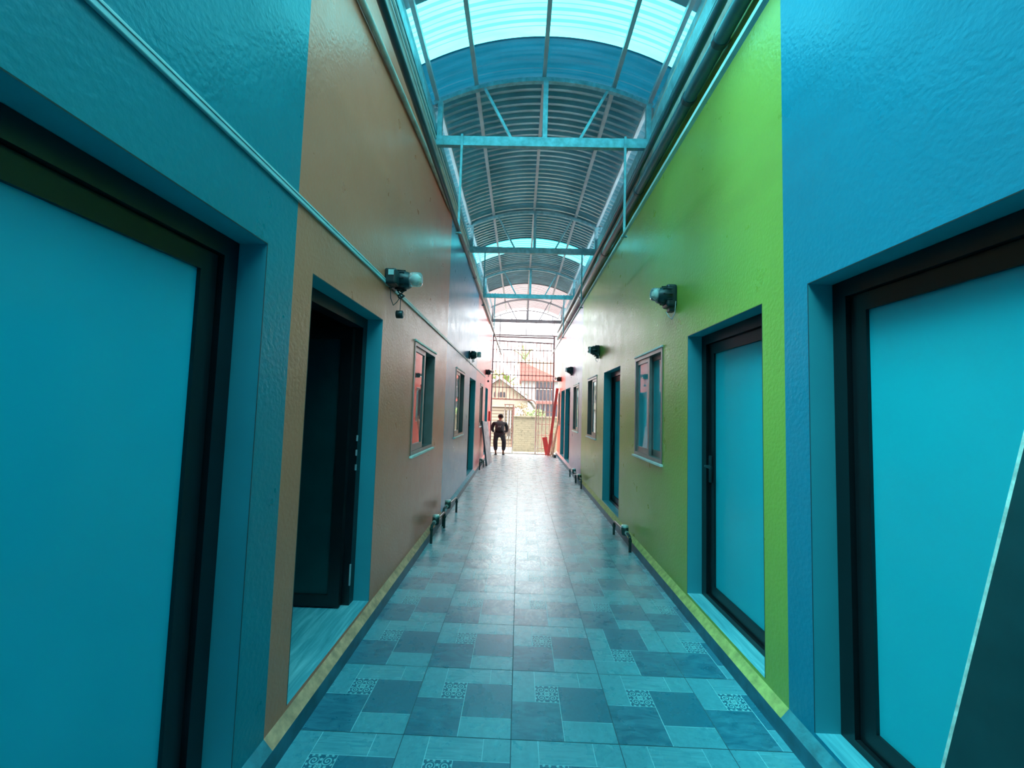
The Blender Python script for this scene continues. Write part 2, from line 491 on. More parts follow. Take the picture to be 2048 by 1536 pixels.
# ---- walls with door and window openings
LEFT_DOORS = [(0.53, 1.533), (1.889, 2.880), (8.06, 9.12), (11.80, 12.72)]
RIGHT_DOORS = [(0.86, 1.864), (2.224, 3.200), (5.35, 6.38), (10.62, 11.70), (11.87, 12.88)]
LEFT_WINS = [(3.787, 4.72), (6.30, 7.27), (10.22, 11.0)]
RIGHT_WINS = [(3.76, 4.65), (6.96, 7.865), (9.07, 9.955), (13.15, 13.75)]
WIN_B, WIN_T = 1.04, 2.118
BAND = 4.15
def build_wall(name, xf, sgn, doors, wins, bounds, label):
    """xf: face x; sgn: +1 when the wall body lies toward -x. bounds: [(y_end, paint index)]"""
    TH = 0.22
    xb = xf - sgn*TH
    ys = sorted({YB, YE, *[y for d in doors for y in d], *[y for d in wins for y in d], 4.22, *[b[0] for b in bounds if YB < b[0] < YE]})
    zs = [0.0, DOOR_B, WIN_B, DOOR_T, BAND, 4.49, WALL_T]
    ny, nz = len(ys)-1, len(zs)-1
    solid = {}
    for i in range(ny):
        yc = (ys[i]+ys[i+1])/2
        for k in range(nz):
            zc = (zs[k]+zs[k+1])/2
            hole = any(a < yc < b for a, b in doors) and DOOR_B < zc < DOOR_T
            hole = hole or (any(a < yc < b for a, b in wins) and WIN_B < zc < DOOR_T)
            hole = hole or (zc > 4.49 and yc > 4.22)     # open slit under the eaves
            solid[i, k] = not hole
    npaint = len(bounds)
    REV, CEM, SIL, BACK = npaint, npaint+1, npaint+2, npaint+3
    mb = MB()
    for i in range(ny):
        yc = (ys[i]+ys[i+1])/2
        pm = next(pi for pi, b in enumerate(bounds) if yc < b[0])
        for k in range(nz):
            y0, y1, z0, z1 = ys[i], ys[i+1], zs[k], zs[k+1]
            if not solid[i, k]: continue
            mi = CEM if z0 >= BAND-1e-6 else pm
            mb.face([(xf,y0,z0),(xf,y1,z0),(xf,y1,z1),(xf,y0,z1)], mi)
            mb.face([(xb,y0,z0),(xb,y1,z0),(xb,y1,z1),(xb,y0,z1)], BACK)
            for di, dk, quad, m_ in ((-1,0,[(xf,y0,z0),(xb,y0,z0),(xb,y0,z1),(xf,y0,z1)],REV), (1,0,[(xf,y1,z0),(xb,y1,z0),(xb,y1,z1),(xf,y1,z1)],REV),
                                     (0,-1,[(xf,y0,z0),(xb,y0,z0),(xb,y1,z0),(xf,y1,z0)],REV), (0,1,[(xf,y0,z1),(xb,y0,z1),(xb,y1,z1),(xf,y1,z1)],SIL)):
                nb = solid.get((i+di, k+dk), None)
                if nb is False: mb.face(quad, m_)
                elif nb is None: mb.face(quad, CEM)
    o = mb.build(name, [M[b[1]] for b in bounds] + [M['reveal'], M['cement'], M['sill'], M['dark_room']])
    # weld so that normals are consistent
    bm = bmesh.new(); bm.from_mesh(o.data)
    bmesh.ops.remove_doubles(bm, verts=bm.verts[:], dist=1e-5)
    bmesh.ops.recalc_face_normals(bm, faces=bm.faces[:])
    bm.to_mesh(o.data); bm.free()
    structure(o, label, 'wall')
build_wall('wall_left', XL, 1, LEFT_DOORS, LEFT_WINS, [(1.7257,'teal'),(5.45,'brown'),(9.25,'sky'),(99,'pink')], 'left plastered wall in bands of blue, brown, blue and pink paint')
build_wall('wall_right', XR, -1, RIGHT_DOORS, RIGHT_WINS, [(2.0351,'blue'),(8.6,'green'),(11.78,'lilac'),(99,'coral')], 'right plastered wall in bands of blue, lime green, lilac and coral paint')
mb = MB(); mb.box((XL-0.22, YB-0.2, -0.12), (XR+0.22, YB, 4.7))  # unseen end wall added to keep white daylight out
structure(mb.build('wall_back_added', M['blue']), 'unseen wall added behind the viewer to keep outside light out', 'wall')

# rooms behind the walls (closed, unlit)
def room(name, xa, xb, y0, y1, label):
    mb = MB()
    z0, z1 = DOOR_B, 2.75
    t = 0.08
    mb.box((xb-0.04, y0, z0-t), (xb+0.04, y1, z1))
    mb.box((xa, y0, z1), (xb, y1, z1+t))
    mb.box((xa, y0-t, z0-t), (xb, y0, z1+t)); mb.box((xa, y1, z0-t), (xb, y1+t, z1+t))
    mb.box((xa, y0, z0-t), (xb, y1, z0), 1)
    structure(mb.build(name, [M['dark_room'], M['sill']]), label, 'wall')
XLb, XRb = XL-0.22, XR+0.22
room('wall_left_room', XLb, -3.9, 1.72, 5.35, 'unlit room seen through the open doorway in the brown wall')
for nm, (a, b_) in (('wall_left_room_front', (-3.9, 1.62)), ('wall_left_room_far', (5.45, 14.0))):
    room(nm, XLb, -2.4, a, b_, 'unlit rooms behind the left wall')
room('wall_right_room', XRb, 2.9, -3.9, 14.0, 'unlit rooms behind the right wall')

# kerbs of sloped mortar along both wall feet
def kerb(name, xf, sgn, bounds, label):
    mb = MB()
    prof = [(xf-sgn*0.002, 0.128), (xf+sgn*0.040, 0.082), (xf+sgn*0.044, 0.0), (xf-sgn*0.002, 0.0)]
    y = YB
    for yb, mi in bounds:
        ye = min(yb, YE)
        n = len(prof)
        for i in range(n):
            j = (i+1) % n
            mm = mi if i == 0 else len(bounds)
            mb.face([(prof[i][0], y, prof[i][1]), (prof[j][0], y, prof[j][1]), (prof[j][0], ye, prof[j][1]), (prof[i][0], ye, prof[i][1])], mm)
        y = ye
    mb.face([(p[0], YB, p[1]) for p in prof]); mb.face([(p[0], YE, p[1]) for p in prof])
    structure(mb.build(name, KM[name]), label, 'kerb')
M['k_blue'] = mat('kerb_blue', (0.03, 0.22, 0.28), 0.6, var=0.3, vscale=20, bstr=0.5, bscale=60)
M['k_brown'] = mat('kerb_brown', (0.72, 0.33, 0.19), 0.7, var=0.3, vscale=20, bstr=0.5, bscale=60)
M['k_sky'] = mat('kerb_sky', (0.16, 0.42, 0.52), 0.7, var=0.3, vscale=20, bstr=0.5, bscale=60)
M['k_pink'] = mat('kerb_pink', (0.8, 0.36, 0.32), 0.7, var=0.3, vscale=20, bstr=0.5, bscale=60)
M['k_green'] = mat('kerb_green', (0.46, 0.44, 0.13), 0.7, var=0.3, vscale=20, bstr=0.5, bscale=60)
M['k_lilac'] = mat('kerb_lilac', (0.6, 0.42, 0.45), 0.7, var=0.3, vscale=20, bstr=0.5, bscale=60)
M['k_face'] = mat('kerb_tile_face', (0.02, 0.13, 0.19), 0.45, var=0.3, vscale=12)
KM = {'trim_1': [M['k_blue'], M['k_brown'], M['k_sky'], M['k_pink'], M['k_face']], 'trim_2': [M['k_blue'], M['k_green'], M['k_lilac'], M['k_pink'], M['k_face']]}
kerb('trim_1', XL, 1, [(1.7257,0),(5.45,1),(9.25,2),(99,3)], 'low mortar kerb at the foot of the left wall')
kerb('trim_2', XR, -1, [(2.0351,0),(8.6,1),(11.78,2),(99,3)], 'low mortar kerb at the foot of the right wall')

# ---- doors: recessed black aluminium frame with frosted pane
REC = 0.108
def door(idx, xf, sgn, y0, y1, where, pane=True, handle=None):
    x = xf - sgn*REC
    o = thing('door_%d' % idx, (x, (y0+y1)/2, DOOR_B), where, 'door', kind='structure')
    fw = 0.075
    f = MB()
    for (a, b_) in ((y0+0.002, y0+fw), (y1-fw, y1-0.002)):
        f.box((x, a, DOOR_B+0.001), (x-sgn*0.09, b_, DOOR_T-0.002))
    f.box((x, y0+fw, DOOR_T-fw), (x-sgn*0.09, y1-fw, DOOR_T-0.002))
    if pane: f.box((x, y0+fw, DOOR_B+0.001), (x-sgn*0.09, y1-fw, DOOR_B+0.035))
    f.build('frame', M['black_alu'], o)
    ck = MB()
    e = xf + sgn*0.0004; w_ = 0.0045
    ck.box((xf, y0-w_, DOOR_B), (e, y0, DOOR_T)); ck.box((xf, y1, DOOR_B), (e, y1+w_, DOOR_T)); ck.box((xf, y0-w_, DOOR_T), (e, y1+w_, DOOR_T+w_))
    ck.build('caulk_line', M['lamp_black'], o)
    if not pane: return o
    l = MB()
    sw = 0.075
    xa, xb = x-sgn*0.022, x-sgn*0.066
    a, b_ = y0+fw+0.003, y1-fw-0.003
    zb, zt = DOOR_B+0.038, DOOR_T-fw-0.003
    l.box((xa,a,zb),(xb,a+sw,zt)); l.box((xa,b_-sw,zb),(xb,b_,zt))
    l.box((xa,a+sw,zt-sw),(xb,b_-sw,zt)); l.box((xa,a+sw,zb),(xb,b_-sw,zb+sw))
    leaf = l.build('door_leaf', M['black_alu'], o)
    p = MB(); p.box((x-sgn*0.036, a+sw-0.004, zb+sw-0.004), (x-sgn*0.05, b_-sw+0.004, zt-sw+0.004))
    p.build('glass_pane', M['frosted'], leaf)
    if handle:
        yh = y0+0.11 if handle == 'near' else y1-0.11
        h = MB()
        h.rbox((xa+sgn*0.0, yh-0.02, 1.0), (xa+sgn*0.012, yh+0.02, 1.2), 0.005)
        h.tube([(xa+sgn*0.01, yh, 1.12), (xa+sgn*0.045, yh, 1.12), (xa+sgn*0.05, yh-0.02, 1.12), (xa+sgn*0.05, yh-0.11, 1.12)], 0.009, 8)
        h.build('handle', M['lamp_black'], leaf)
    return o
door(1, XL, 1, *LEFT_DOORS[0], 'frosted glass door in the near blue wall on the left')
open_door = door(2, XL, 1, *LEFT_DOORS[1], 'black frame of the open doorway in the brown wall', pane=False)
door(3, XL, 1, *LEFT_DOORS[2], 'recessed door in the far blue stretch of the left wall', handle='far')
door(4, XL, 1, *LEFT_DOORS[3], 'farthest door on the left in the pink wall')
door(5, XR, -1, *RIGHT_DOORS[0], 'large frosted glass door in the near blue wall on the right')
door(6, XR, -1, *RIGHT_DOORS[1], 'frosted glass door in the lime green wall nearest the blue', handle='far')
door(7, XR, -1, *RIGHT_DOORS[2], 'second door in the green wall, past the wide sliding window', handle='far')
door(8, XR, -1, *RIGHT_DOORS[3], 'door at the far edge of the lilac wall', handle='far')
door(9, XR, -1, *RIGHT_DOORS[4], 'last door on the right in the coral wall')
# hinges and stop on the open doorway's far jamb
hg = MB()
for z in (0.28, 1.05, 1.15, 1.25):
    hg.rbox((XL-REC-0.006, 2.795, z), (XL-REC+0.004, 2.807, z+(0.14 if z < 0.5 else 0.04)), 0.002)
hg.build('latch_plate', M['galv'], open_door)
M['shade_pane'] = mat('shade_tinted_glass', (0.006, 0.05, 0.055), 0.22)  # same frosted glass, the room's shade put into its colour
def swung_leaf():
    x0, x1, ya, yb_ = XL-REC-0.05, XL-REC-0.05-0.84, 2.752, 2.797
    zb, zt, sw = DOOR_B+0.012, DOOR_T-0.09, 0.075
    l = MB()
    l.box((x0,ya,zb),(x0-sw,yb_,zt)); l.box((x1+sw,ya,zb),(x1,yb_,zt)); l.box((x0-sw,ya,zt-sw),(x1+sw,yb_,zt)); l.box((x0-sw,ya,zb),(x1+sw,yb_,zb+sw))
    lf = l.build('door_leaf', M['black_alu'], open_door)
    p = MB(); p.box((x0-sw+0.003, ya+0.015, zb+sw-0.003), (x1+sw-0.003, ya+0.025, zt-sw+0.003)); p.build('glass_pane', M['shade_pane'], lf)
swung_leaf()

# ---- sliding windows
def window(idx, xf, sgn, y0, y1, where, opened=False):
    glass = M['glass'] if sgn > 0 else M['glass_blue']
    o = thing('window_%d' % idx, (xf, (y0+y1)/2, WIN_B), where, 'window', kind='structure')
    x0 = xf + sgn*0.006
    fw = 0.035
    f = MB()
    d = 0.10
    f.box((x0, y0+0.001, WIN_B+0.001), (x0-sgn*d, y0+fw, WIN_T-0.001)); f.box((x0, y1-fw, WIN_B+0.001), (x0-sgn*d, y1-0.001, WIN_T-0.001))
    f.box((x0, y0+fw, WIN_T-fw), (x0-sgn*d, y1-fw, WIN_T-0.001)); f.box((x0, y0+fw, WIN_B+0.001), (x0-sgn*d, y1-fw, WIN_B+fw))
    f.build('frame', M['bronze_alu'], o)
    ym = (y0+y1)/2
    a0, a1, b0, b1 = y0+fw+0.002, ym+0.03, ym-0.03, y1-fw-0.002
    def sash(a, b_, xa, nm):
        sw = 0.045
        s = MB()
        xb = xa-sgn*0.03
        zb, zt = WIN_B+fw+0.002, WIN_T-fw-0.002
        s.box((xa,a,zb),(xb,a+sw,zt)); s.box((xa,b_-sw,zb),(xb,b_,zt))
        s.box((xa,a+sw,zt-sw),(xb,b_-sw,zt)); s.box((xa,a+sw,zb),(xb,b_-sw,zb+0.06))
        so = s.build('sash', M['bronze_alu'], o)
        g = MB(); g.box((xa-sgn*0.012, a+sw-0.003, zb+0.057), (xa-sgn*0.018, b_-sw+0.003, zt-sw+0.003))
        g.build('glass_pane', glass, so)
    xo, xi = x0-sgn*0.015, x0-sgn*0.055
    if opened:      # the far leaf is slid behind the near one
        sash(a0, a1, xo, 'near'); sash(a0+0.06, a1+0.06, xi, 'far')
    elif sgn < 0:   # right wall
        sash(b0, b1, xo, 'far'); sash(a0, a1, xi, 'near')
    else:
        sash(a0, a1, xo, 'near'); sash(b0, b1, xi, 'far')
    s = MB()
    s.rbox((xf-sgn*0.02, y0-0.02, WIN_B-0.022), (xf+sgn*0.028, y1+0.02, WIN_B-0.001), 0.003)
    s.rbox((xf-sgn*0.02, y0-0.01, WIN_T+0.001), (xf+sgn*0.016, y1+0.01, WIN_T+0.02), 0.003)
    s.build('sill', M['white'], o)
window(1, XL, 1, *LEFT_WINS[0], 'sliding window in the brown wall with its far leaf open', True)
window(2, XL, 1, *LEFT_WINS[1], 'sliding window in the far blue stretch of the left wall', True)
window(3, XL, 1, *LEFT_WINS[2], 'narrow looking window in the pink wall on the left', True)
window(4, XR, -1, *RIGHT_WINS[0], 'large bronze sliding window in the near part of the green wall')
window(5, XR, -1, *RIGHT_WINS[1], 'smaller looking sliding window at the far end of the green wall', True)
window(6, XR, -1, *RIGHT_WINS[2], 'sliding window in the lilac wall', True)
window(7, XR, -1, *RIGHT_WINS[3], 'last window on the right in the coral wall', True)

# ================================================================== ROOF
AX, RZ, RISE, HALF = 0.16, 4.715, 0.300, 1.19     # arch: centre x, spring height, rise, half span
RAD = (HALF*HALF + RISE*RISE)/(2*RISE)
def arch(x, dz=0.0):
    r = RAD + dz
    return RZ + RISE - RAD + math.sqrt(max(r*r - (x-AX)**2, 0))
XS = [AX + HALF*1.12*(k/12-1) for k in range(25)]
def roof_sheet(name, y0, y1, m, parent, per=0.107, amp=0.015, lift=0.0):
    mb = MB()
    prof = []
    y = y0
    pat = [(0.0, 0), (0.30, 0), (0.5, 1), (0.80, 1)]
    n = int((y1-y0)/per)
    for i in range(n):
        for fr, hgt in pat: prof.append((y0+(i+fr)*per, hgt))
    prof.append((y1, 0))
    if amp == 0: prof = [(y0, 0), (y1, 0)]
    k = len(XS)
    vs_ = [(x, yy, arch(x)+lift+hh*amp*2) for yy, hh in prof for x in XS]
    fs = [(i*k+j, i*k+j+1, (i+1)*k+j+1, (i+1)*k+j) for i in range(len(prof)-1) for j in range(k-1)]
    mb.raw(vs_, fs, 0, False)
    return mb.build(name, m, parent, fix=False)
ceil = thing('ceiling', (AX, 5.0, RZ), 'arched corrugated roof with see-through blue strips over the alley', 'roof', kind='structure')
for (a, b_, nm, mk, amp) in ((-4.1, -0.55, 'steel_sheet', 'roof_steel', 0.015), (-0.6, 2.35, 'clear_sheet', 'sky_unseen', 0.006), (2.30, 3.13, 'steel_sheet', 'roof_steel', 0.015), (3.10, 3.68, 'clear_sheet', 'sky_clear', 0.006),  # first two sheets: unseen, added to shape light near the viewer
                        (3.66, 4.20, 'blue_sheet', 'sky_film', 0.003), (4.18, 8.25, 'steel_sheet', 'roof_steel', 0.015), (8.22, 8.95, 'clear_sheet', 'sky_mid', 0.006), (8.92, 11.30, 'steel_sheet', 'roof_steel', 0.015), (11.27, 14.15, 'milky_sheet', 'sky_milky', 0.010)):
    roof_sheet(nm, a, b_, M[mk], ceil, amp=amp, lift=0.05 + (0.012 if 'clear' in nm else 0.0))

# edge plates and purlins (long steel tubes under the sheets)
PUR = [('purlin', -0.55, 0.0, 'long steel purlin under the roof, left of the ridge'), ('purlin', 0.165, 0.0, 'long steel purlin under the roof ridge'), ('purlin', 0.90, 0.0, 'long steel purlin under the roof, right of the ridge'),
       ('purlin', -0.96, -0.02, 'long steel purlin along the left edge of the roof'), ('purlin', 1.275, -0.02, 'long steel purlin along the right edge of the roof')]
for nm, x, dz, lb in PUR:
    mb = MB(); mb.beam((x, -3.9, arch(x)+0.026+dz), (x, 14.1, arch(x)+0.026+dz), 0.04, 0.042)
    tag(mb.build(nm, M['galv']), lb, 'beam', 'roof purlins')
for x, lb in ((XL-0.05, 'steel edge beam along the top of the left wall'), (XR+0.05, 'steel edge beam along the top of the right wall')):
    mb = MB(); mb.box((x-0.05, -3.9, WALL_T), (x+0.05, 4.25, WALL_T+0.07)); mb.box((x-0.05, 4.2, 4.50), (x+0.05, 14.1, 4.55))
    for yy in (4.22, 7.0, 9.9, 12.7, 13.95): mb.box((x-0.03, yy-0.03, 4.50), (x+0.03, yy+0.03, WALL_T+0.12))
    tag(mb.build('edge_beam', M['steel_blue']), lb, 'beam', 'edge beams under the roof')

# trusses
def truss(y, m, label, hang=True, low=4.30):
    o = thing('roof_truss', (AX, y, low), label, 'roof truss', 'roof trusses across the alley')
    xl, xr = -0.97, 1.285
    b = MB(); b.beam((xl, y, low), (xr, y, low), 0.05, 0.10)
    b.build('bottom_beam', m, o)
    a = MB()
    xs = [xl-0.02 + (xr-xl+0.04)*k/20 for k in range(21)]
    for p, q in zip(xs[:-1], xs[1:]):
        a.beam((p, y, arch(p)-0.022), (q+0.002, y, arch(q)-0.022), 0.045, 0.045)
    a.build('arch_bar', m, o)
    def post(x0, z0, x1, z1, w, nm):
        p = MB(); p.beam((x0, y, z0), (x1, y, z1), w, w, up=(0,1,0)); p.build(nm, m, o)
    zt = low+0.05
    post(-0.925, zt, -0.925, arch(-0.925)-0.04, 0.05, 'post')
    post(1.265, zt, 1.265, arch(1.265)-0.04, 0.05, 'post')
    post(0.185, zt, 0.185, arch(0.185)-0.04, 0.05, 'post')
    post(-0.17, zt, -0.463, arch(-0.463)-0.04, 0.026, 'brace')
    post(0.555, zt, 0.835, arch(0.835)-0.04, 0.026, 'brace')
    if hang:
        for x in (-0.68, 1.02):
            h = MB(); h.beam((x, y-0.035, 3.31), (x, y-0.035, low+0.06), 0.022, 0.018)
            h.rbox((x-0.03, y-0.05, 3.29), (x+0.03, y-0.02, 3.305), 0.003)
            h.build('hanger', m, o)
    return o
truss(4.10, M['steel_blue'], 'nearest arched steel truss, pale blue with two long hangers')
truss(7.00, M['steel_blue'], 'second arched truss from the viewer, in front of the far blue strip')
truss(9.90, M['steel_blue'], 'third arched truss, just past the far see-through strip')
truss(12.70, M['steel_grey'], 'fourth arched truss, thin and grey, close to the gate')

# ---- pipes and cables along the walls
o = thing('hanging_pipe', (-0.68, 5, 3.335), 'dark plastic pipe slung from the truss hangers on the left side', 'pipe')
mb = MB(); mb.tube([(-0.68, YB+0.1, 3.335), (-0.68, 4.0, 3.335), (-0.67, 7, 3.335), (-0.66, 13.6, 3.335)], 0.021, 12); mb.build('pipe', M['pvc_dark'], o)
for y in (1.2, 5.6, 9.9):
    mb = MB(); mb.tube([(-0.675, y-0.04, 3.335), (-0.675, y+0.04, 3.335)], 0.026, 12); mb.build('coupling', M['pvc_dark'], o)
mb = MB(); mb.beam((1.02, YB+0.1, 3.315), (1.0, 13.6, 3.315), 0.018, 0.026)
mb.beam((1.032, YB+0.1, 3.303), (1.012, 13.6, 3.303), 0.012, 0.004)
tag(mb.build('hanging_rail', M['pvc_light']), 'thin pale rail slung from the truss hangers on the right side', 'rail')
o = thing('drain_pipe', (1.255, 5, 3.97), 'thick teal plastic pipe clamped high on the right wall', 'pipe')
mb = MB(); mb.tube([(1.255, YB+0.1, 3.97), (1.255, 6, 3.97), (1.255, 13.9, 3.97)], 0.05, 16); mb.build('pipe', M['pvc_teal'], o)
for y in (0.9, 2.55, 3.05, 4.4, 6.2, 8.6, 11.0):
    mb = MB(); mb.tube([(1.255, y-0.02, 3.97), (1.255, y+0.02, 3.97)], 0.056, 16); mb.box((1.25, y-0.015, 3.965), (XR-0.001, y+0.015, 3.985)); mb.build('clamp', M['pvc_dark'], o)
mb = MB(); mb.tube([(1.245, YB+0.1, 4.20), (1.245, 5, 4.20), (1.245, 13.9, 4.20)], 0.034, 12)
tag(mb.build('upper_pipe', M['pvc_teal']), 'slimmer teal pipe above the thick one on the right wall', 'pipe')
mb = MB(); mb.tube([(XL+0.024, YB+0.1, 3.70), (XL+0.024, 2.2, 3.84), (XL+0.024, 3.75, 4.0), (XL+0.024, 5.2, 4.10)], 0.022, 10)
tag(mb.build('wall_pipe', M['cement']), 'thin grey pipe rising along the top of the left brown wall', 'pipe')
for dz, lb in ((0.0, 'lower of the two white cables along the top of the left wall'), (0.075, 'upper of the two white cables along the top of the left wall')):
    mb = MB(); mb.tube([(XL+0.05, YB+0.1, 4.24+dz), (XL+0.05, 2, 4.235+dz), (XL+0.05, 4.5, 4.245+dz), (XL+0.05, 13.8, 4.24+dz)], 0.009, 8)
    tag(mb.build('cable', M['cable']), lb, 'cable', 'white cables on the left wall')
mb = MB()
mb.box((XL+0.001, YB+0.1, 4.38), (XL+0.05, 13.9, 4.47))
tag(mb.build('steel_channel', M['steel_blue']), 'pale blue steel channel along the left wall under the roof', 'beam')
mb = MB()
mb.box((XR-0.001, YB+0.1, 4.36), (XR-0.04, 13.9, 4.50))
tag(mb.build('steel_channel', M['steel_blue']), 'pale blue steel channel along the right wall under the roof', 'beam')
# small trunking on the left wall
o = thing('cable_trunking', (XL, 5, 2.405), 'pale plastic cable trunking running along the left wall above the doors', 'cable trunking')
mb = MB(); mb.rbox((XL, YB+0.1, 2.388), (XL+0.013, 11.6, 2.420), 0.003); mb.build('channel', M['pvc_light'], o)
mb = MB(); mb.box((XL+0.0131, YB+0.1, 2.406), (XL+0.0142, 11.6, 2.409)); mb.build('lid_seam', M['pvc_dark'], o)
# wall-top boards catching the light
for y0, y1, wh in ((4.45, 6.70, 'before the second truss'), (7.12, 9.60, 'between the second and third truss'), (10.02, 12.45, 'between the third and fourth truss')):
    for x, sg, sd in ((XL, 1, 'left'), (XR, -1, 'right')):
        mb = MB(); mb.rbox((x+sg*0.002, y0, 4.12), (x+sg*0.032, y1, 4.33), 0.004)
        tag(mb.build('wooden_board', M['tan_board']), 'pale wooden board at the top of the %s wall %s' % (sd, wh), 'board', 'boards at the wall tops')

# ================================================================== WALL LAMPS
def lamp(xf, s, y, z, label, box=True, plug=True, wires=True, big=1.0, block=False):
    """s: +1 on the left wall (lamp points to +x)"""
    o = thing('wall_lamp', (xf, y, z), label, 'wall lamp', 'wall lamps along the alley')
    k = big
    b = MB(); b.rbox((xf, y-0.05*k, z-0.075*k), (xf+s*0.03*k, y+0.05*k, z+0.075*k), 0.008); b.build('base_plate', M['lamp_black'], o)
    h = MB()
    h.lathe((xf+s*0.028*k, y, z), (s,0,0), [(0,0.05*k),(0.02*k,0.07*k),(0.07*k,0.074*k),(0.11*k,0.062*k),(0.12*k,0.056*k)], 18)
    for i in range(10):
        a = 2*PI*i/10
        d = Vector((0, math.cos(a), math.sin(a)))
        h.beam(Vector((xf+s*0.04*k, y, z))+d*0.074*k, Vector((xf+s*0.115*k, y, z))+d*0.07*k, 0.008*k, 0.014*k, up=d)
    h.build('housing', M['lamp_black'], o)
    if block:
        bl = MB()
        bl.rbox((xf, y-0.062*k, z-0.10*k), (xf+s*0.085*k, y+0.062*k, z+0.085*k), 0.02, segs=3)
        bl.rbox((xf+s*0.005, y-0.035*k, z-0.135*k), (xf+s*0.055*k, y+0.035*k, z-0.09*k), 0.008)
        bl.build('ballast_box', M['lamp_black'], o)
    gx = 0.105 if block else 0.147
    g = MB(); g.lathe((xf+s*gx*k, y, z+0.01*k), (s,0,0), [(0,0.05*k),(0.02*k,0.055*k),(0.07*k,0.055*k),(0.085*k,0.046*k),(0.09*k,0.03*k)], 18)
    gl = g.build('glass_cover', M['lamp_glass'], o)
    c = MB(); c.lathe((xf+s*(gx+0.003)*k, y, z+0.01*k), (s,0,0), [(0,0.012*k),(0.02*k,0.03*k),(0.05*k,0.03*k),(0.06*k,0.012*k)], 12); c.build('bulb', M['white'], o)
    if box:
        jb = MB(); jb.rbox((xf+0.0*s, y-0.16*k, z-0.07*k), (xf+s*0.085*k, y-0.055*k, z+0.045*k), 0.016, segs=3)
        j = jb.build('junction_box', M['lamp_black'], o)
        t = MB(); t.rbox((xf+s*0.03*k, y-0.164*k, z-0.01*k), (xf+s*0.07*k, y-0.1598*k, z+0.03*k), 0.001); t.build('sticker', M['pvc_light'], j)
    if wires:
        w = MB()
        for i in range(0 if block else 3):
            pts = [(xf+s*(0.07+0.012*i)*k, y+0.01*i, z-0.06*k)]
            for q in range(1, 9):
                pts.append((xf+s*(0.07+0.012*i+0.014*math.sin(q*1.7+i*2))*k, y+0.012*math.cos(q*1.7+i*2.1), z-0.06*k-q*0.010*k))
            w.tube(pts, 0.0055*k, 6)
        w.tube([(xf+s*0.03, y-0.10*k, z-0.07*k), (xf+s*0.03, y-0.08*k, z-0.16*k), (xf+s*0.035, y-0.03*k, z-0.20*k), (xf+s*0.05, y+0.0*k, z-0.17*k), (xf+s*0.07, y+0.01, z-0.13*k)], 0.003, 6)
        w.build('wire', M['cable'] if not box else M['lamp_black'], o)
    if plug:
        p = MB()
        p.tube([(xf+s*0.08*k, y, z-0.13*k), (xf+s*0.08*k, y, z-0.235*k)], 0.003, 6)
        p.lathe((xf+s*0.05*k, y, z-0.262*k), (s,0,0), [(0,0.016*k),(0.004,0.030*k),(0.05*k,0.030*k),(0.056*k,0.02*k)], 14)
        p.build('hanging_plug', M['lamp_black'], o)
    return o
lamp(XL, 1, 3.02, 2.455, 'black wall lamp with a clear glass cover and dangling plug, beside the open doorway', big=1.0)
lamp(XL, 1, 7.80, 2.53, 'black wall lamp on the far blue stretch of the left wall', box=False, plug=False)
lamp(XL, 1, 11.75, 2.56, 'small lamp at the end of the trunking on the pink wall', box=False, plug=True)
lamp(XR, -1, 3.48, 2.52, 'dark wall lamp on the lime wall between the near door and the sliding window', box=False, plug=False, block=True, big=1.05)
lamp(XR, -1, 6.80, 2.53, 'lamp on the green wall above the second door', box=False, plug=False, block=True)
lamp(XR, -1, 10.20, 2.53, 'lamp high on the lilac wall beside its window', box=False, plug=False, block=True)
lamp(XR, -1, 13.00, 2.51, 'small lamp on the coral wall by the gate', box=False, plug=False, wires=False)

# ================================================================== WATER METERS
def meter(p0, p1, zb, label, group='water meters along the wall feet', body_t=0.30, near_elbow=True):
    """pipe rises at p0, runs through the meter to p1 and goes down again"""
    a, b_ = Vector((*p0, 0)), Vector((*p1, 0))
    o = thing('water_meter', (p0[0], p0[1], 0), label, 'water meter', group)
    d = (b_-a); L_ = d.length; d.normalize()
    def P(t, z): return a + d*(t*L_) + Vector((0,0,z))
    r = 0.015
    pn = MB()
    pn.tube([P(0,0.001), P(0,zb-0.03), P(0.03,zb-0.008), P(0.09,zb), P(body_t-0.05,zb)], r, 10)
    pn.tube([P(0,zb-0.06), P(0,zb-0.035)], r*1.35, 10)
    pn.build('inlet_pipe', M['bronze'], o)
    pf = MB()
    pf.tube([P(body_t+0.05,zb), P(0.90,zb), P(0.97,zb-0.01), P(1,zb-0.04), P(1,0.001)], r, 10)
    pf.tube([P(1,zb-0.075), P(1,zb-0.05)], r*1.35, 10)
    pf.build('outlet_pipe', M['bronze'], o)
    c = P(body_t, zb)
    bd = MB()
    bd.lathe(c+Vector((0,0,-0.045)), (0,0,1), [(0,0.025),(0.012,0.040),(0.05,0.043),(0.085,0.040),(0.09,0.034)], 18)
    bd.tube([c-d*0.075, c+d*0.075], 0.022, 10)
    bd.build('meter_body', M['bronze'], o)
    cp = MB(); cp.lathe(c+Vector((0,0,0.045)), (0,0,1), [(0,0.040),(0.012,0.042),(0.02,0.036),(0.023,0.02)], 18); cp.build('lid', M['brass'], o)
    for sgn in (-1, 1):
        n = MB(); n.tube([c+d*sgn*0.07, c+d*sgn*0.098], 0.025, 6); n.build('union_nut', M['brass'], o)
    return o
meter((-0.93, 4.55), (-0.895, 5.14), 0.20, 'nearer water meter of the pair at the foot of the brown wall')
meter((-0.925, 5.22), (-0.865, 5.92), 0.215, 'farther water meter of the pair, where the brown wall turns blue')
meter((-0.93, 10.0), (-0.88, 10.45), 0.20, 'water meter at the foot of the pink wall')
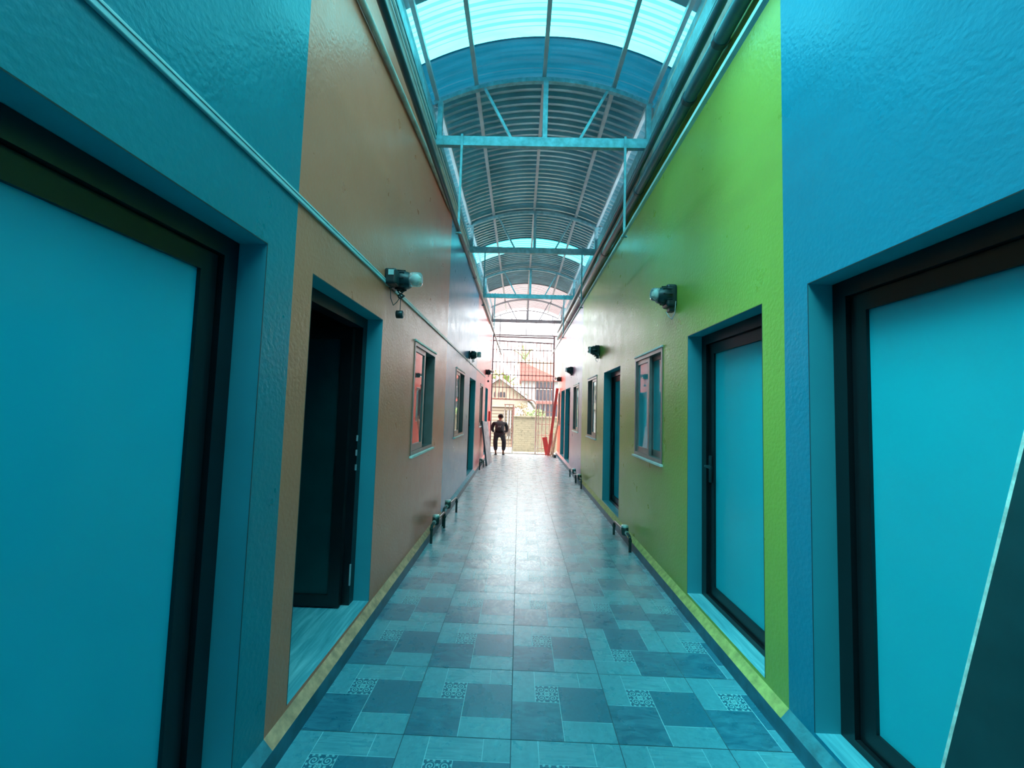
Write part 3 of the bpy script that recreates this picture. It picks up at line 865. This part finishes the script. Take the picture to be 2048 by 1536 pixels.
meter((1.235, 4.50), (1.205, 5.12), 0.17, 'water meter at the foot of the green wall under the sliding window')
meter((1.24, 8.0), (1.22, 8.64), 0.19, 'nearer meter of the far pair, where the green wall turns lilac')
meter((1.24, 8.74), (1.20, 9.42), 0.19, 'farther meter of the far pair at the foot of the lilac wall')

# ================================================================== LEANING THINGS
# dark panel leaning on the right wall beside the viewer
o = thing('dark_board', (1.02, 1.185, 0), 'dark glossy board with a pale edge leaning beside the near right door', 'board')
def slant(z): return Vector((1.1 + (z-0.637)*0.122, 1.102 - (z-0.637)*0.1366, z))
p0, p1 = slant(0.0), slant(1.72)
up_ = (p1-p0).normalized()
bk = Vector((0.0, -1.0, 0)); bk = (bk - up_*bk.dot(up_)).normalized()
nm_ = up_.cross(bk).normalized()
if nm_.x > 0: nm_ = -nm_
def slab(a, b_, w, t, back, n):
    mb = MB()
    vs_ = []
    for e in (a, b_):
        for q in (e, e+back*w, e+back*w-n*t, e-n*t): vs_.append(q)
    mb.raw(vs_, [(0,1,2,3),(7,6,5,4),(0,4,5,1),(1,5,6,2),(2,6,7,3),(3,7,4,0)])
    return mb
M['panel_dark'] = mat('dark_laminate', (0.01, 0.055, 0.065), 0.25)
M['panel_edge'] = mat('pale_chipped_edge', (0.55, 0.66, 0.62), 0.7, var=0.45, vscale=30)
slab(p0, p1, 0.62, 0.02, bk, nm_).build('face_sheet', M['panel_dark'], o)
slab(p0-bk*0.008, p1-bk*0.008, 0.008, 0.02, bk, nm_).build('edge_strip', M['panel_edge'], o)

# pale board leaning on the pink wall
M['grey_board'] = mat('pale_grey_board', (0.60, 0.58, 0.58), 0.6, var=0.3, vscale=8)
M['slate_edge'] = mat('slate_edge', (0.06, 0.11, 0.14), 0.5)
o = thing('leaning_board', (-0.79, 10.75, 0), 'pale grey board with a dark edge leaning on the pink wall at left', 'board')
a, b_ = Vector((-0.80, 10.72, 0.0)), Vector((-0.965, 10.80, 1.17))
u_ = (b_-a).normalized(); bk2 = Vector((0.10, 1, 0)); bk2 = (bk2-u_*bk2.dot(u_)).normalized(); n2 = u_.cross(bk2).normalized()
if n2.x < 0: n2 = -n2
slab(a, b_, 0.75, 0.03, bk2, n2).build('board', M['grey_board'], o)
slab(a-bk2*0.03+n2*0.004, b_-bk2*0.03+n2*0.004, 0.03, 0.04, bk2, n2).build('edge_strip', M['slate_edge'], o)

# planks and bars leaning by the gate on the right
def plank(a, b_, w, t, m, label, nm='wooden_plank'):
    a, b_ = Vector(a), Vector(b_)
    mb = MB(); mb.beam(a, b_, w, t, up=(0,1,0))
    return tag(mb.build(nm, m), label, 'plank', 'planks leaning by the gate')
M['raw_wood'] = mat('raw_timber', (0.72, 0.55, 0.38), 0.7, var=0.25, vscale=12)
plank((0.99, 13.45, 0.02), (1.25, 13.55, 2.25), 0.09, 0.03, M['red_paint'], 'tall red painted plank leaning at the right of the gate')
plank((0.98, 13.62, 0.02), (0.87, 13.72, 0.60), 0.16, 0.03, M['red_paint'], 'short red plank leaning against the gate bars')
plank((1.05, 13.38, 0.01), (1.285, 13.42, 1.08), 0.04, 0.04, M['raw_wood'], 'raw timber strip leaning on the coral wall, lower of the two')
plank((1.11, 13.25, 0.01), (1.285, 13.30, 1.20), 0.05, 0.025, M['raw_wood'], 'raw timber strip leaning on the coral wall, upper of the two')
mb = MB(); mb.rbox((1.13, 13.05, 0.0), (1.22, 13.2, 0.09), 0.012)
tag(mb.build('paint_tin', M['lamp_black']), 'small dark tin on the floor by the planks', 'tin')
mb = MB(); mb.rbox((XL, 13.30, 1.10), (XL+0.07, 13.48, 1.42), 0.01)
tag(mb.build('wall_box', M['red_paint']), 'red box fixed on the pink wall beside the person', 'box')

# crumpled plastic on the floor of the dark room
bm = bmesh.new(); bmesh.ops.create_grid(bm, x_segments=14, y_segments=14, size=0.5)
rr = random.Random(3)
for v in bm.verts: v.co = Vector((v.co.x*0.55+rr.uniform(-.02,.02), v.co.y*0.5+rr.uniform(-.02,.02), 0.03+abs(rr.gauss(0,0.05))*(1-min(1, v.co.length/0.6))))
me = bpy.data.meshes.new('plastic_sheet'); bm.to_mesh(me); bm.free(); me.materials.append(M['lamp_glass'])
o = bpy.data.objects.new('plastic_sheet', me); C.objects.link(o); o.location = (-1.75, 3.75, DOOR_B)
tag(o, 'crumpled clear plastic on the dark room floor inside the open doorway', 'plastic sheet')

# ================================================================== GATE
GY = 13.9
g = thing('metal_gate', (0.1, GY, 0), 'tall pale barred steel gate closing the far end of the alley', 'gate')
def bar(x0, z0, x1, z1, w, nm, m=M['gate_steel'], y=GY):
    b = MB(); b.beam((x0, y, z0), (x1, y, z1), w, w, up=(0,1,0)); b.build(nm, m, g)
for x, m in ((-0.965, M['gate_dark']), (1.14, M['gate_dark'])): bar(x, 0.0, x, 4.05, 0.05, 'post', m)
bar(-0.94, 4.0, 1.115, 3.99, 0.05, 'top_rail', M['gate_dark'])
bar(-0.94, 3.86, 1.115, 3.80, 0.045, 'top_rail', M['gate_dark'])
for z in (3.55, 3.12, 2.68, 2.25): bar(-0.94, z, 1.115, z, 0.026, 'cross_rail', M['gate_dark'])
for i in range(16):
    x = -0.84 + i*0.125
    lo = 1.86 if x < 0.56 else 0.05
    bar(x, lo, x, 3.82, 0.026, 'bar', M['gate_steel'])
for z in (1.44, 1.03, 0.66, 0.22): bar(0.60, z, 1.115, z, 0.022, 'cross_rail')
bar(0.575, 0.0, 0.575, 1.66, 0.045, 'door_post')
dr = MB()
dr.beam((-0.94, GY, 1.845), (0.40, GY, 1.835), 0.05, 0.05)
pts = [(0.38+0.195*math.sin(t*PI/16), GY, 1.64+0.195*math.cos(t*PI/16)) for t in range(9)]
dr.tube(pts, 0.026, 8); dr.build('door_head', M['gate_steel'], g)
for x in (-0.485, -0.345): bar(x, 0.03, x, 1.66, 0.022, 'bar')
bar(-0.205, 0.0, -0.205, 1.66, 0.04, 'door_post')
bar(-0.52, 0.70, -0.18, 0.70, 0.03, 'cross_rail'); bar(-0.52, 1.66, -0.18, 1.66, 0.03, 'cross_rail')
lk = MB(); lk.rbox((-0.40, GY-0.03, 0.58), (-0.28, GY+0.02, 0.86), 0.008); lk.build('lock_box', M['gate_steel'], g)
st = MB(); st.box((-0.96, GY-0.03, 0.0), (1.3, GY+0.05, 0.03)); st.build('threshold', M['cream'], g)
# arched gable screen above the gate
g2 = thing('gable_screen', (0.1, 14.1, 4.15), 'arched wrought-iron screen over the gate with two quarter-circle bars', 'screen')
def bar2(pts, w, nm='curved_bar', m=M['gate_dark']):
    b = MB(); b.tube(pts, w, 8, up=(0,1,0)); b.build(nm, m, g2)
y2 = 14.1
bar2([(-0.97, y2, 4.10), (1.28, y2, 4.10)], 0.03, 'bottom_rail')
bar2([(x, y2, arch(x)-0.03) for x in [-0.97+2.25*k/16 for k in range(17)]], 0.018, 'arch_bar')
bar2([(0.165, y2, 4.12), (0.165, y2, arch(0.165)-0.04)], 0.014, 'post')
for x in (-0.75, 1.08): bar2([(x, y2, 4.12), (x, y2, arch(x)-0.04)], 0.014, 'post')
for s in (-1, 1):
    bar2([(0.165+s*(0.17+0.62*(1-math.cos(t*PI/20))), y2, 4.12+0.62*math.sin(t*PI/20)) for t in range(11)], 0.012)

# ================================================================== PERSON
def skinned(name, nodes, edges, m, parent, sub=2, origin=(0,0,0)):
    me = bpy.data.meshes.new(name)
    me.from_pydata([n[0] for n in nodes], edges, [])
    o = bpy.data.objects.new(name, me); C.objects.link(o)
    md = o.modifiers.new('skin', 'SKIN'); md.use_smooth_shade = True; md.branch_smoothing = 0.6
    for i, n in enumerate(nodes):
        r = n[1] if isinstance(n[1], tuple) else (n[1], n[1])
        me.skin_vertices[0].data[i].radius = r
    me.skin_vertices[0].data[0].use_root = True
    sb = o.modifiers.new('sub', 'SUBSURF'); sb.levels = sub; sb.render_levels = sub
    dg = bpy.context.evaluated_depsgraph_get()
    ev = bpy.data.meshes.new_from_object(o.evaluated_get(dg))
    o.modifiers.clear(); old = o.data; o.data = ev; ev.name = name
    bpy.data.meshes.remove(old)
    ev.materials.clear(); ev.materials.append(m)
    for p in ev.polygons: p.use_smooth = True
    if parent: o.parent = parent
    return o
M['skin'] = mat('skin', (0.30, 0.15, 0.09), 0.55, var=0.06)
M['shirt'] = mat('black_shirt', (0.022, 0.024, 0.03), 0.85, var=0.25, vscale=14)
M['trousers'] = mat('dark_trousers', (0.035, 0.037, 0.046), 0.9, var=0.25, vscale=14)
M['hair'] = mat('black_hair', (0.012, 0.010, 0.010), 0.7)
PX, PY = -0.635, 13.45
per = thing('person', (PX, PY, 0.0), 'person in black top and dark trousers bending over at the gate, seen from behind', 'person')
# local coordinates: x right, y away from viewer, z up
nd = [((0,0,0.74),(0.085,0.07)), ((0,0.10,0.92),(0.085,0.065)), ((0,0.20,1.05),(0.10,0.06)), ((0,0.25,1.10),(0.06,0.055)), ((0.005,0.30,1.14),(0.052,0.052)),
      ((0.01,0.325,1.18),(0.075,0.085)), ((0.012,0.345,1.245),(0.082,0.098)), ((0.015,0.35,1.31),(0.055,0.07))]
ed = [(0,1),(1,2),(2,3),(3,4),(4,5),(5,6),(6,7)]
def chain(start, pts):
    k = start
    for p in pts:
        nd.append(p); ed.append((k, len(nd)-1)); k = len(nd)-1
    return k
lh = chain(2, [((-0.17,0.21,1.03),0.05), ((-0.245,0.20,0.90),0.045), ((-0.25,0.22,0.79),0.04), ((-0.20,0.36,0.72),0.032), ((-0.17,0.43,0.70),(0.035,0.02)), ((-0.16,0.48,0.69),(0.036,0.018))])
rh = chain(2, [((0.17,0.21,1.03),0.05), ((0.215,0.20,0.90),0.045), ((0.24,0.24,0.77),0.04), ((0.13,0.38,0.735),0.032), ((0.08,0.44,0.73),(0.035,0.02)), ((0.06,0.48,0.725),(0.036,0.018))])
lf = chain(0, [((-0.09,0.0,0.67),0.085), ((-0.13,0.10,0.43),0.06), ((-0.115,0.03,0.24),0.052), ((-0.105,-0.01,0.09),0.036), ((-0.105,0.04,0.035),0.032), ((-0.115,0.17,0.025),(0.04,0.022))])
rf = chain(0, [((0.09,0.0,0.67),0.085), ((0.15,0.11,0.43),0.06), ((0.15,0.03,0.24),0.052), ((0.14,-0.01,0.09),0.036), ((0.14,0.04,0.035),0.032), ((0.155,0.17,0.025),(0.04,0.022))])
skinned('body', nd, ed, M['skin'], per)
# fingers and thumbs
fm = MB()
for base, dirv, sd_ in ((Vector((-0.16,0.48,0.69)), Vector((0.12,0.9,-0.25)), 1), (Vector((0.06,0.48,0.725)), Vector((-0.3,0.85,-0.25)), -1)):
    dirv.normalize(); side = Vector((1,0,0)) - dirv*dirv.x; side.normalize()
    for i, ln in enumerate((0.062, 0.072, 0.068, 0.052)):
        st_ = base + side*(i-1.5)*0.019
        fm.tube([st_-dirv*0.015, st_+dirv*ln*0.5, st_+dirv*ln*0.85+Vector((0,0,-0.015)), st_+dirv*ln*0.95+Vector((0,0,-0.035))], [0.0095,0.009,0.008,0.006], 7)
    st_ = base - dirv*0.035 + side*sd_*0.035
    fm.tube([st_, st_+side*sd_*0.02+dirv*0.025, st_+side*sd_*0.02+dirv*0.055+Vector((0,0,-0.012))], [0.011,0.010,0.007], 7)
fo = fm.build('fingers', M['skin'], None); fo.parent = per
tn = [((0,-0.01,0.70),(0.165,0.15)), ((0,0.02,0.78),(0.17,0.16)), ((0,0.10,0.92),(0.185,0.175)), ((0,0.20,1.05),(0.17,0.15)), ((0,0.245,1.095),(0.08,0.07)),
      ((-0.19,0.21,1.03),0.078), ((-0.255,0.20,0.90),0.066), ((-0.25,0.22,0.79),0.055), ((-0.205,0.345,0.728),0.043),
      ((0.19,0.21,1.03),0.078), ((0.235,0.20,0.90),0.066), ((0.24,0.24,0.77),0.055), ((0.14,0.37,0.738),0.043)]
shirt = skinned('shirt', tn, [(0,1),(1,2),(2,3),(3,4),(3,5),(5,6),(6,7),(7,8),(3,9),(9,10),(10,11),(11,12)], M['shirt'], per)
from mathutils.bvhtree import BVHTree
_bv = BVHTree.FromPolygons([v.co.copy() for v in shirt.data.vertices], [tuple(p.vertices) for p in shirt.data.polygons])
_pm = MB()
for stroke in ([(-0.045,0.90),(-0.03,0.95),(-0.015,0.91),(0.0,0.955),(0.01,0.915)], [(0.02,0.895),(0.035,0.93),(0.05,0.975),(0.04,0.935),(0.025,0.905)]):
    _pts = []
    for px_, pz_ in stroke:
        hit = _bv.ray_cast(Vector((px_, -1.0, pz_)), Vector((0,1,0)))
        if hit[0] is not None: _pts.append(hit[0]+Vector((0,-0.002,0)))
    if len(_pts) > 2: _pm.tube(_pts, 0.004, 6)
_po = _pm.build('shirt_print', M['white'], None); _po.parent = shirt
tr_ = [((0,0.0,0.74),(0.14,0.118)), ((-0.095,0.0,0.655),0.098), ((-0.135,0.10,0.43),0.082), ((-0.118,0.03,0.24),0.078), ((-0.106,-0.005,0.12),0.064),
       ((0.095,0.0,0.655),0.098), ((0.155,0.11,0.43),0.082), ((0.155,0.03,0.24),0.078), ((0.141,-0.005,0.12),0.064)]
skinned('trousers', tr_, [(0,1),(1,2),(2,3),(3,4),(0,5),(5,6),(6,7),(7,8)], M['trousers'], per)
hm = MB(); hm.lathe((0.012, 0.318, 1.215), (0, 0.22, 1), [(-0.02,0.070),(0.0,0.084),(0.04,0.094),(0.08,0.086),(0.11,0.062),(0.125,0.034),(0.131,0.008)], 18)
fo = hm.build('hair', M['hair'], None); fo.parent = per
fc = MB()
fc.lathe((0.012,0.438,1.235), (0,1,-0.3), [(0,0.016),(0.014,0.012),(0.022,0.006)], 8)
for s in (-1, 1):
    fc.lathe((0.012+s*0.032,0.418,1.255), (0,1,0), [(0,0.012),(0.008,0.008),(0.011,0.003)], 8)
    fc.lathe((0.012+s*0.082,0.345,1.235), (s,0,0), [(0,0.022),(0.010,0.024),(0.014,0.014)], 10)
fc.box((-0.012,0.415,1.195), (0.036,0.425,1.203))
fo = fc.build('face', M['skin'], None); fo.parent = per
sl = MB()
for x in (-0.110, 0.148): sl.rbox((x-0.045, -0.05, 0.001), (x+0.045, 0.22, 0.018), 0.006)
fo = sl.build('sandals', M['lamp_black'], None); fo.parent = per

# ================================================================== OUTSIDE
M['ground'] = mat('dusty_ground', (0.24, 0.22, 0.18), 0.9, var=0.2)
mb = MB(); mb.box((-30, YE, -0.6), (30, 70, -0.15))
structure(mb.build('ground', M['ground']), 'dusty ground outside the gate', 'ground')
# low block wall
def blockwork():
    m, nt, N, L, b = base_mat('block_masonry')
    br = N.new('ShaderNodeTexBrick')
    g_ = N.new('ShaderNodeNewGeometry'); mp = N.new('ShaderNodeMapping'); mp.inputs['Rotation'].default_value = (PI/2, 0, 0)
    L.new(g_.outputs['Position'], mp.inputs['Vector']); L.new(mp.outputs['Vector'], br.inputs['Vector'])
    br.inputs['Color1'].default_value = (0.14,0.135,0.10,1); br.inputs['Color2'].default_value = (0.19,0.18,0.13,1); br.inputs['Mortar'].default_value = (0.09,0.085,0.065,1)
    br.inputs['Scale'].default_value = 1.0; br.inputs['Brick Width'].default_value = 0.24; br.inputs['Row Height'].default_value = 0.085; br.inputs['Mortar Size'].default_value = 0.012
    patch = mixc(nt, noise(nt, coords(nt), 4, 6, 0.7), br.outputs['Color'], (0.26,0.225,0.15))
    st_ = N.new('ShaderNodeMapRange'); st_.inputs['From Min'].default_value = 0.55; st_.inputs['From Max'].default_value = 0.68
    L.new(noise(nt, coords(nt, (1, 1, 1.6)), 6.5, 6, 0.65), st_.inputs['Value'])
    L.new(mixc(nt, mathn(nt, 'MULTIPLY', st_.outputs[0], 0.6), patch, (0.05,0.055,0.035)), b.inputs['Base Color'])
    b.inputs['Roughness'].default_value = 0.9
    return m
M['block'] = blockwork()
o = thing('boundary_wall', (2, 16.2, -0.15), 'weathered block boundary wall across the lane, opposite the gate', 'wall')
mb = MB(); mb.box((-0.22, 16.1, -0.15), (6.0, 16.26, 1.20)); mb.build('blockwork', M['block'], o)
mb = MB(); mb.box((-0.24, 16.07, 1.20), (6.0, 16.29, 1.26)); mb.build('coping', M['block'], o)

# gabled house on the left
def siding(name, c1, c2, per_):
    m, nt, N, L, b = base_mat(name)
    w = N.new('ShaderNodeTexWave'); w.bands_direction = 'Z'; w.inputs['Scale'].default_value = per_
    w.inputs['Distortion'].default_value = 0.3
    L.new(coords(nt), w.inputs['Vector'])
    L.new(ramp(nt, w.outputs['Fac'], [(0.1, c2), (0.35, c1)]), b.inputs['Base Color'])
    b.inputs['Roughness'].default_value = 0.7
    return m
M['cream_out'] = mat('dimmed_cream_paint', (0.27, 0.23, 0.17), 0.7)  # outdoor colours darkened to offset the very bright sky
M['red_out'] = mat('dimmed_red_paint', (0.25, 0.06, 0.05), 0.6)
M['white_out'] = mat('dimmed_white_paint', (0.30, 0.30, 0.28), 0.6)
M['board_siding'] = siding('cream_boards', (0.26,0.21,0.155), (0.12,0.08,0.055), 2.2)
M['roof_grey'] = mat('weathered_roof', (0.12, 0.115, 0.09), 0.8, var=0.25)
M['white_wall'] = mat('white_render', (0.26, 0.27, 0.27), 0.7)
M['red_roof'] = siding('red_roof_sheet', (0.26,0.075,0.06), (0.20,0.055,0.045), 1.2)
M['dark_glass'] = mat('dark_window', (0.035, 0.03, 0.04), 0.2)
h = thing('gabled_house', (-1.0, 18.5, -0.15), 'cream boarded house with a pointed gable and arched vents beyond the gate', 'house')
mb = MB(); mb.box((-4.5, 17.95, -0.15), (-0.26, 22, 1.62)); mb.build('wall', M['board_siding'], h)
mb = MB(); mb.prism([(-2.5,1.62),(0.36,1.62),(0.36,1.92),(-0.90,2.84),(-2.55,1.62)], 'y', 17.98, 22); mb.build('gable_wall', M['cream_out'], h)
mb = MB()
mb.beam((-0.93, 19.9, 2.92), (0.62, 19.9, 1.83), 4.2, 0.05, up=(0,0,1)); mb.beam((-0.87, 19.9, 2.92), (-3.2, 19.9, 1.27), 4.2, 0.05, up=(0,0,1)); mb.build('roof', M['roof_grey'], h)
mb = MB()
mb.beam((-0.90, 17.78, 2.90), (0.62, 17.78, 1.83), 0.04, 0.10); mb.beam((-0.90, 17.78, 2.90), (-3.2, 17.78, 1.27), 0.04, 0.10); mb.build('barge_board', M['white_out'], h)
for x in (-1.10, -0.93, -0.83, -0.69):
    mb = MB(); w = 0.036
    mb.prism([(x-w,2.03),(x+w,2.03),(x+w,2.20)]+[(x+w*math.cos(t*PI/8), 2.20+0.06*math.sin(t*PI/8)) for t in range(1,8)]+[(x-w,2.20)], 'y', 17.95, 18.0)
    mb.build('arched_vent', M['dark_glass'], h)
mb = MB(); mb.box((-1.4, 17.85, 1.60), (-0.22, 17.99, 1.66)); mb.build('fascia', M['cream_out'], h)
mb = MB(); mb.box((-0.30, 17.9, -0.15), (-0.20, 18.0, 1.62)); mb.build('corner_post', M['red_out'], h)
for x in (-0.66, -0.52, -0.40):
    mb = MB(); mb.box((x, 17.9, 0.2), (x+0.05, 17.95, 1.45)); mb.build('shutter_bar', M['white_out'], h)

# white house with the red roof on the right
h = thing('red_roofed_house', (2.0, 27, -0.15), 'white house with a sloping red roof and barred windows beyond the gate', 'house')
mb = MB(); mb.box((0.06, 26.1, -0.15), (5.5, 31, 3.40)); mb.build('wall', M['white_wall'], h)
mb = MB(); mb.prism([(-0.05,3.36),(-0.05,4.55),(0.25,4.50),(2.3,3.62),(3.4,3.36)], 'y', 25.75, 31.5); mb.build('roof', M['red_roof'], h)
mb = MB(); mb.prism([(-0.08,4.55),(-0.08,4.66),(3.4,4.60),(3.4,3.30),(2.3,3.64)], 'y', 26.0, 31.6); mb.build('upper_roof', M['cream_out'], h)
for i in range(5):
    x = 1.06 + i*0.235
    mb = MB(); mb.box((x, 26.04, 2.15), (x+0.18, 26.12, 3.28)); wn = mb.build('window', M['dark_glass'], h)
    mb = MB(); mb.box((x-0.01, 26.0, 2.82), (x+0.19, 26.04, 2.87)); mb.build('window_bar', M['white_out'], wn)
mb = MB(); mb.box((0.95, 25.9, 1.92), (5.5, 26.1, 2.08)); mb.build('ledge', M['red_out'], h)
for i in range(5):
    x = 1.10 + i*0.3
    mb = MB(); mb.box((x, 26.02, 0.9), (x+0.2, 26.12, 1.86)); mb.build('window', M['dark_glass'], h)
mb = MB(); mb.beam((0.30, 22, 2.35), (1.25, 22, 0.95), 2.4, 0.06); 
tag(mb.build('shed_roof', M['roof_grey']), 'rusty lean-to roof between the gabled house and the white house', 'roof')

# plants
M['leaf'] = mat('bright_leaf', (0.15, 0.21, 0.05), 0.6, var=0.4, vscale=5)
M['leaf_pale'] = mat('pale_leaf', (0.17, 0.21, 0.10), 0.6, var=0.4, vscale=5)
M['dry_leaf'] = mat('dry_leaf', (0.22, 0.15, 0.075), 0.8, var=0.3, vscale=5)
M['bark'] = mat('bark', (0.30, 0.24, 0.16), 0.9)
def leafball(c, rad, n, size, m, nm, parent, sq=(1,1,1), seed=1):
    rg = random.Random(seed)
    mb = MB()
    for _ in range(n):
        d = Vector((rg.gauss(0,1), rg.gauss(0,1), rg.gauss(0,1))).normalized()*rad*(0.35+0.65*rg.random()**0.5)
        p = Vector(c)+Vector((d.x*sq[0], d.y*sq[1], d.z*sq[2]))
        a = Vector((rg.gauss(0,1), rg.gauss(0,1), rg.gauss(0,0.7))).normalized(); b = a.orthogonal().normalized()
        s = size*(0.6+0.8*rg.random())
        mb.raw([p-a*s, p+b*s*0.35, p+a*s, p-b*s*0.35], [(0,1,2,3)])
    return mb.build(nm, m, parent, fix=False)
def palm(base, hgt, fl, nf, label, m, seed):
    rg = random.Random(seed)
    o = thing('palm_tree', base, label, 'palm tree', 'palms beyond the houses')
    top = Vector(base)+Vector((0.15, 0, hgt))
    mb = MB(); mb.tube([base, Vector(base)+Vector((0.05,0,hgt*0.5)), top], [0.16,0.12,0.09], 10); mb.build('trunk', M['bark'], o)
    for i in range(nf):
        a = 2*PI*i/nf + rg.uniform(-.2,.2); el = rg.uniform(0.1, 1.35)
        d = Vector((math.cos(a)*math.cos(el), math.sin(a)*math.cos(el), math.sin(el)))
        f = MB(); pts = []
        for q in range(9):
            t = q/8
            pts.append(top + d*fl*t + Vector((0,0,-fl*0.55*t*t*(1.1-el*0.5))))
        f.tube(pts, [0.022*(1-q/10) for q in range(9)], 5)
        for q in range(1, 9):
            for k in (0.0, 0.33, 0.66):
                if q == 8 and k: continue
                p = pts[q] if q == 8 else pts[q].lerp(pts[q+1], k)
                tn_ = (pts[q]-pts[q-1]).normalized()
                sd2 = tn_.cross(Vector((0,0,1)))
                if sd2.length < 0.1: sd2 = Vector((1,0,0))
                sd2.normalize()
                ln = fl*0.26*(1-0.6*q/8)
                for s in (-1, 1):
                    e = p + sd2*s*ln*0.8 + tn_*ln*0.5 + Vector((0,0,-ln*0.35))
                    w = tn_*0.03
                    f.raw([p-w, p+w, e], [(0,1,2)])
        f.build('frond', m, o)
    return o
palm((0.2, 33.0, -0.15), 5.6, 1.9, 16, 'tall palm rising behind the red roof', M['leaf_pale'], 4)
palm((-0.95, 24.2, -0.15), 3.0, 1.15, 14, 'lower palm between the gable and the red roof', M['leaf'], 9)
o = thing('tree', (-2.4, 27.0, -0.15), 'bushy bright green tree behind the gabled house', 'tree')
mb = MB(); mb.tube([(-2.4,27,-0.15),(-2.3,27,2.0),(-2.2,27,3.0)], [0.14,0.11,0.07], 8); mb.build('trunk', M['bark'], o)
leafball((-2.05,27,3.35), 0.95, 420, 0.16, M['leaf'], 'foliage', o, (1.1,1,0.95), 5)
o = thing('bush', (0.75, 16.8, -0.15), 'leafy green bush spilling over the block wall', 'bush')
mb = MB(); mb.tube([(0.75,16.8,-0.15),(0.75,16.75,1.0)], 0.03, 6); mb.build('stem', M['bark'], o)
leafball((0.68,16.75,1.36), 0.30, 260, 0.06, M['leaf'], 'foliage', o, (1.4,0.8,0.62), 6)
o = thing('dry_shrub', (0.1, 17.2, -0.15), 'dry brownish shrub behind the block wall', 'bush')
mb = MB(); mb.tube([(0.1,17.2,-0.15),(0.1,17.2,1.2)], 0.03, 6); mb.build('stem', M['bark'], o)
leafball((0.12,17.2,1.42), 0.36, 320, 0.06, M['dry_leaf'], 'foliage', o, (1.0,0.8,1.0), 8)
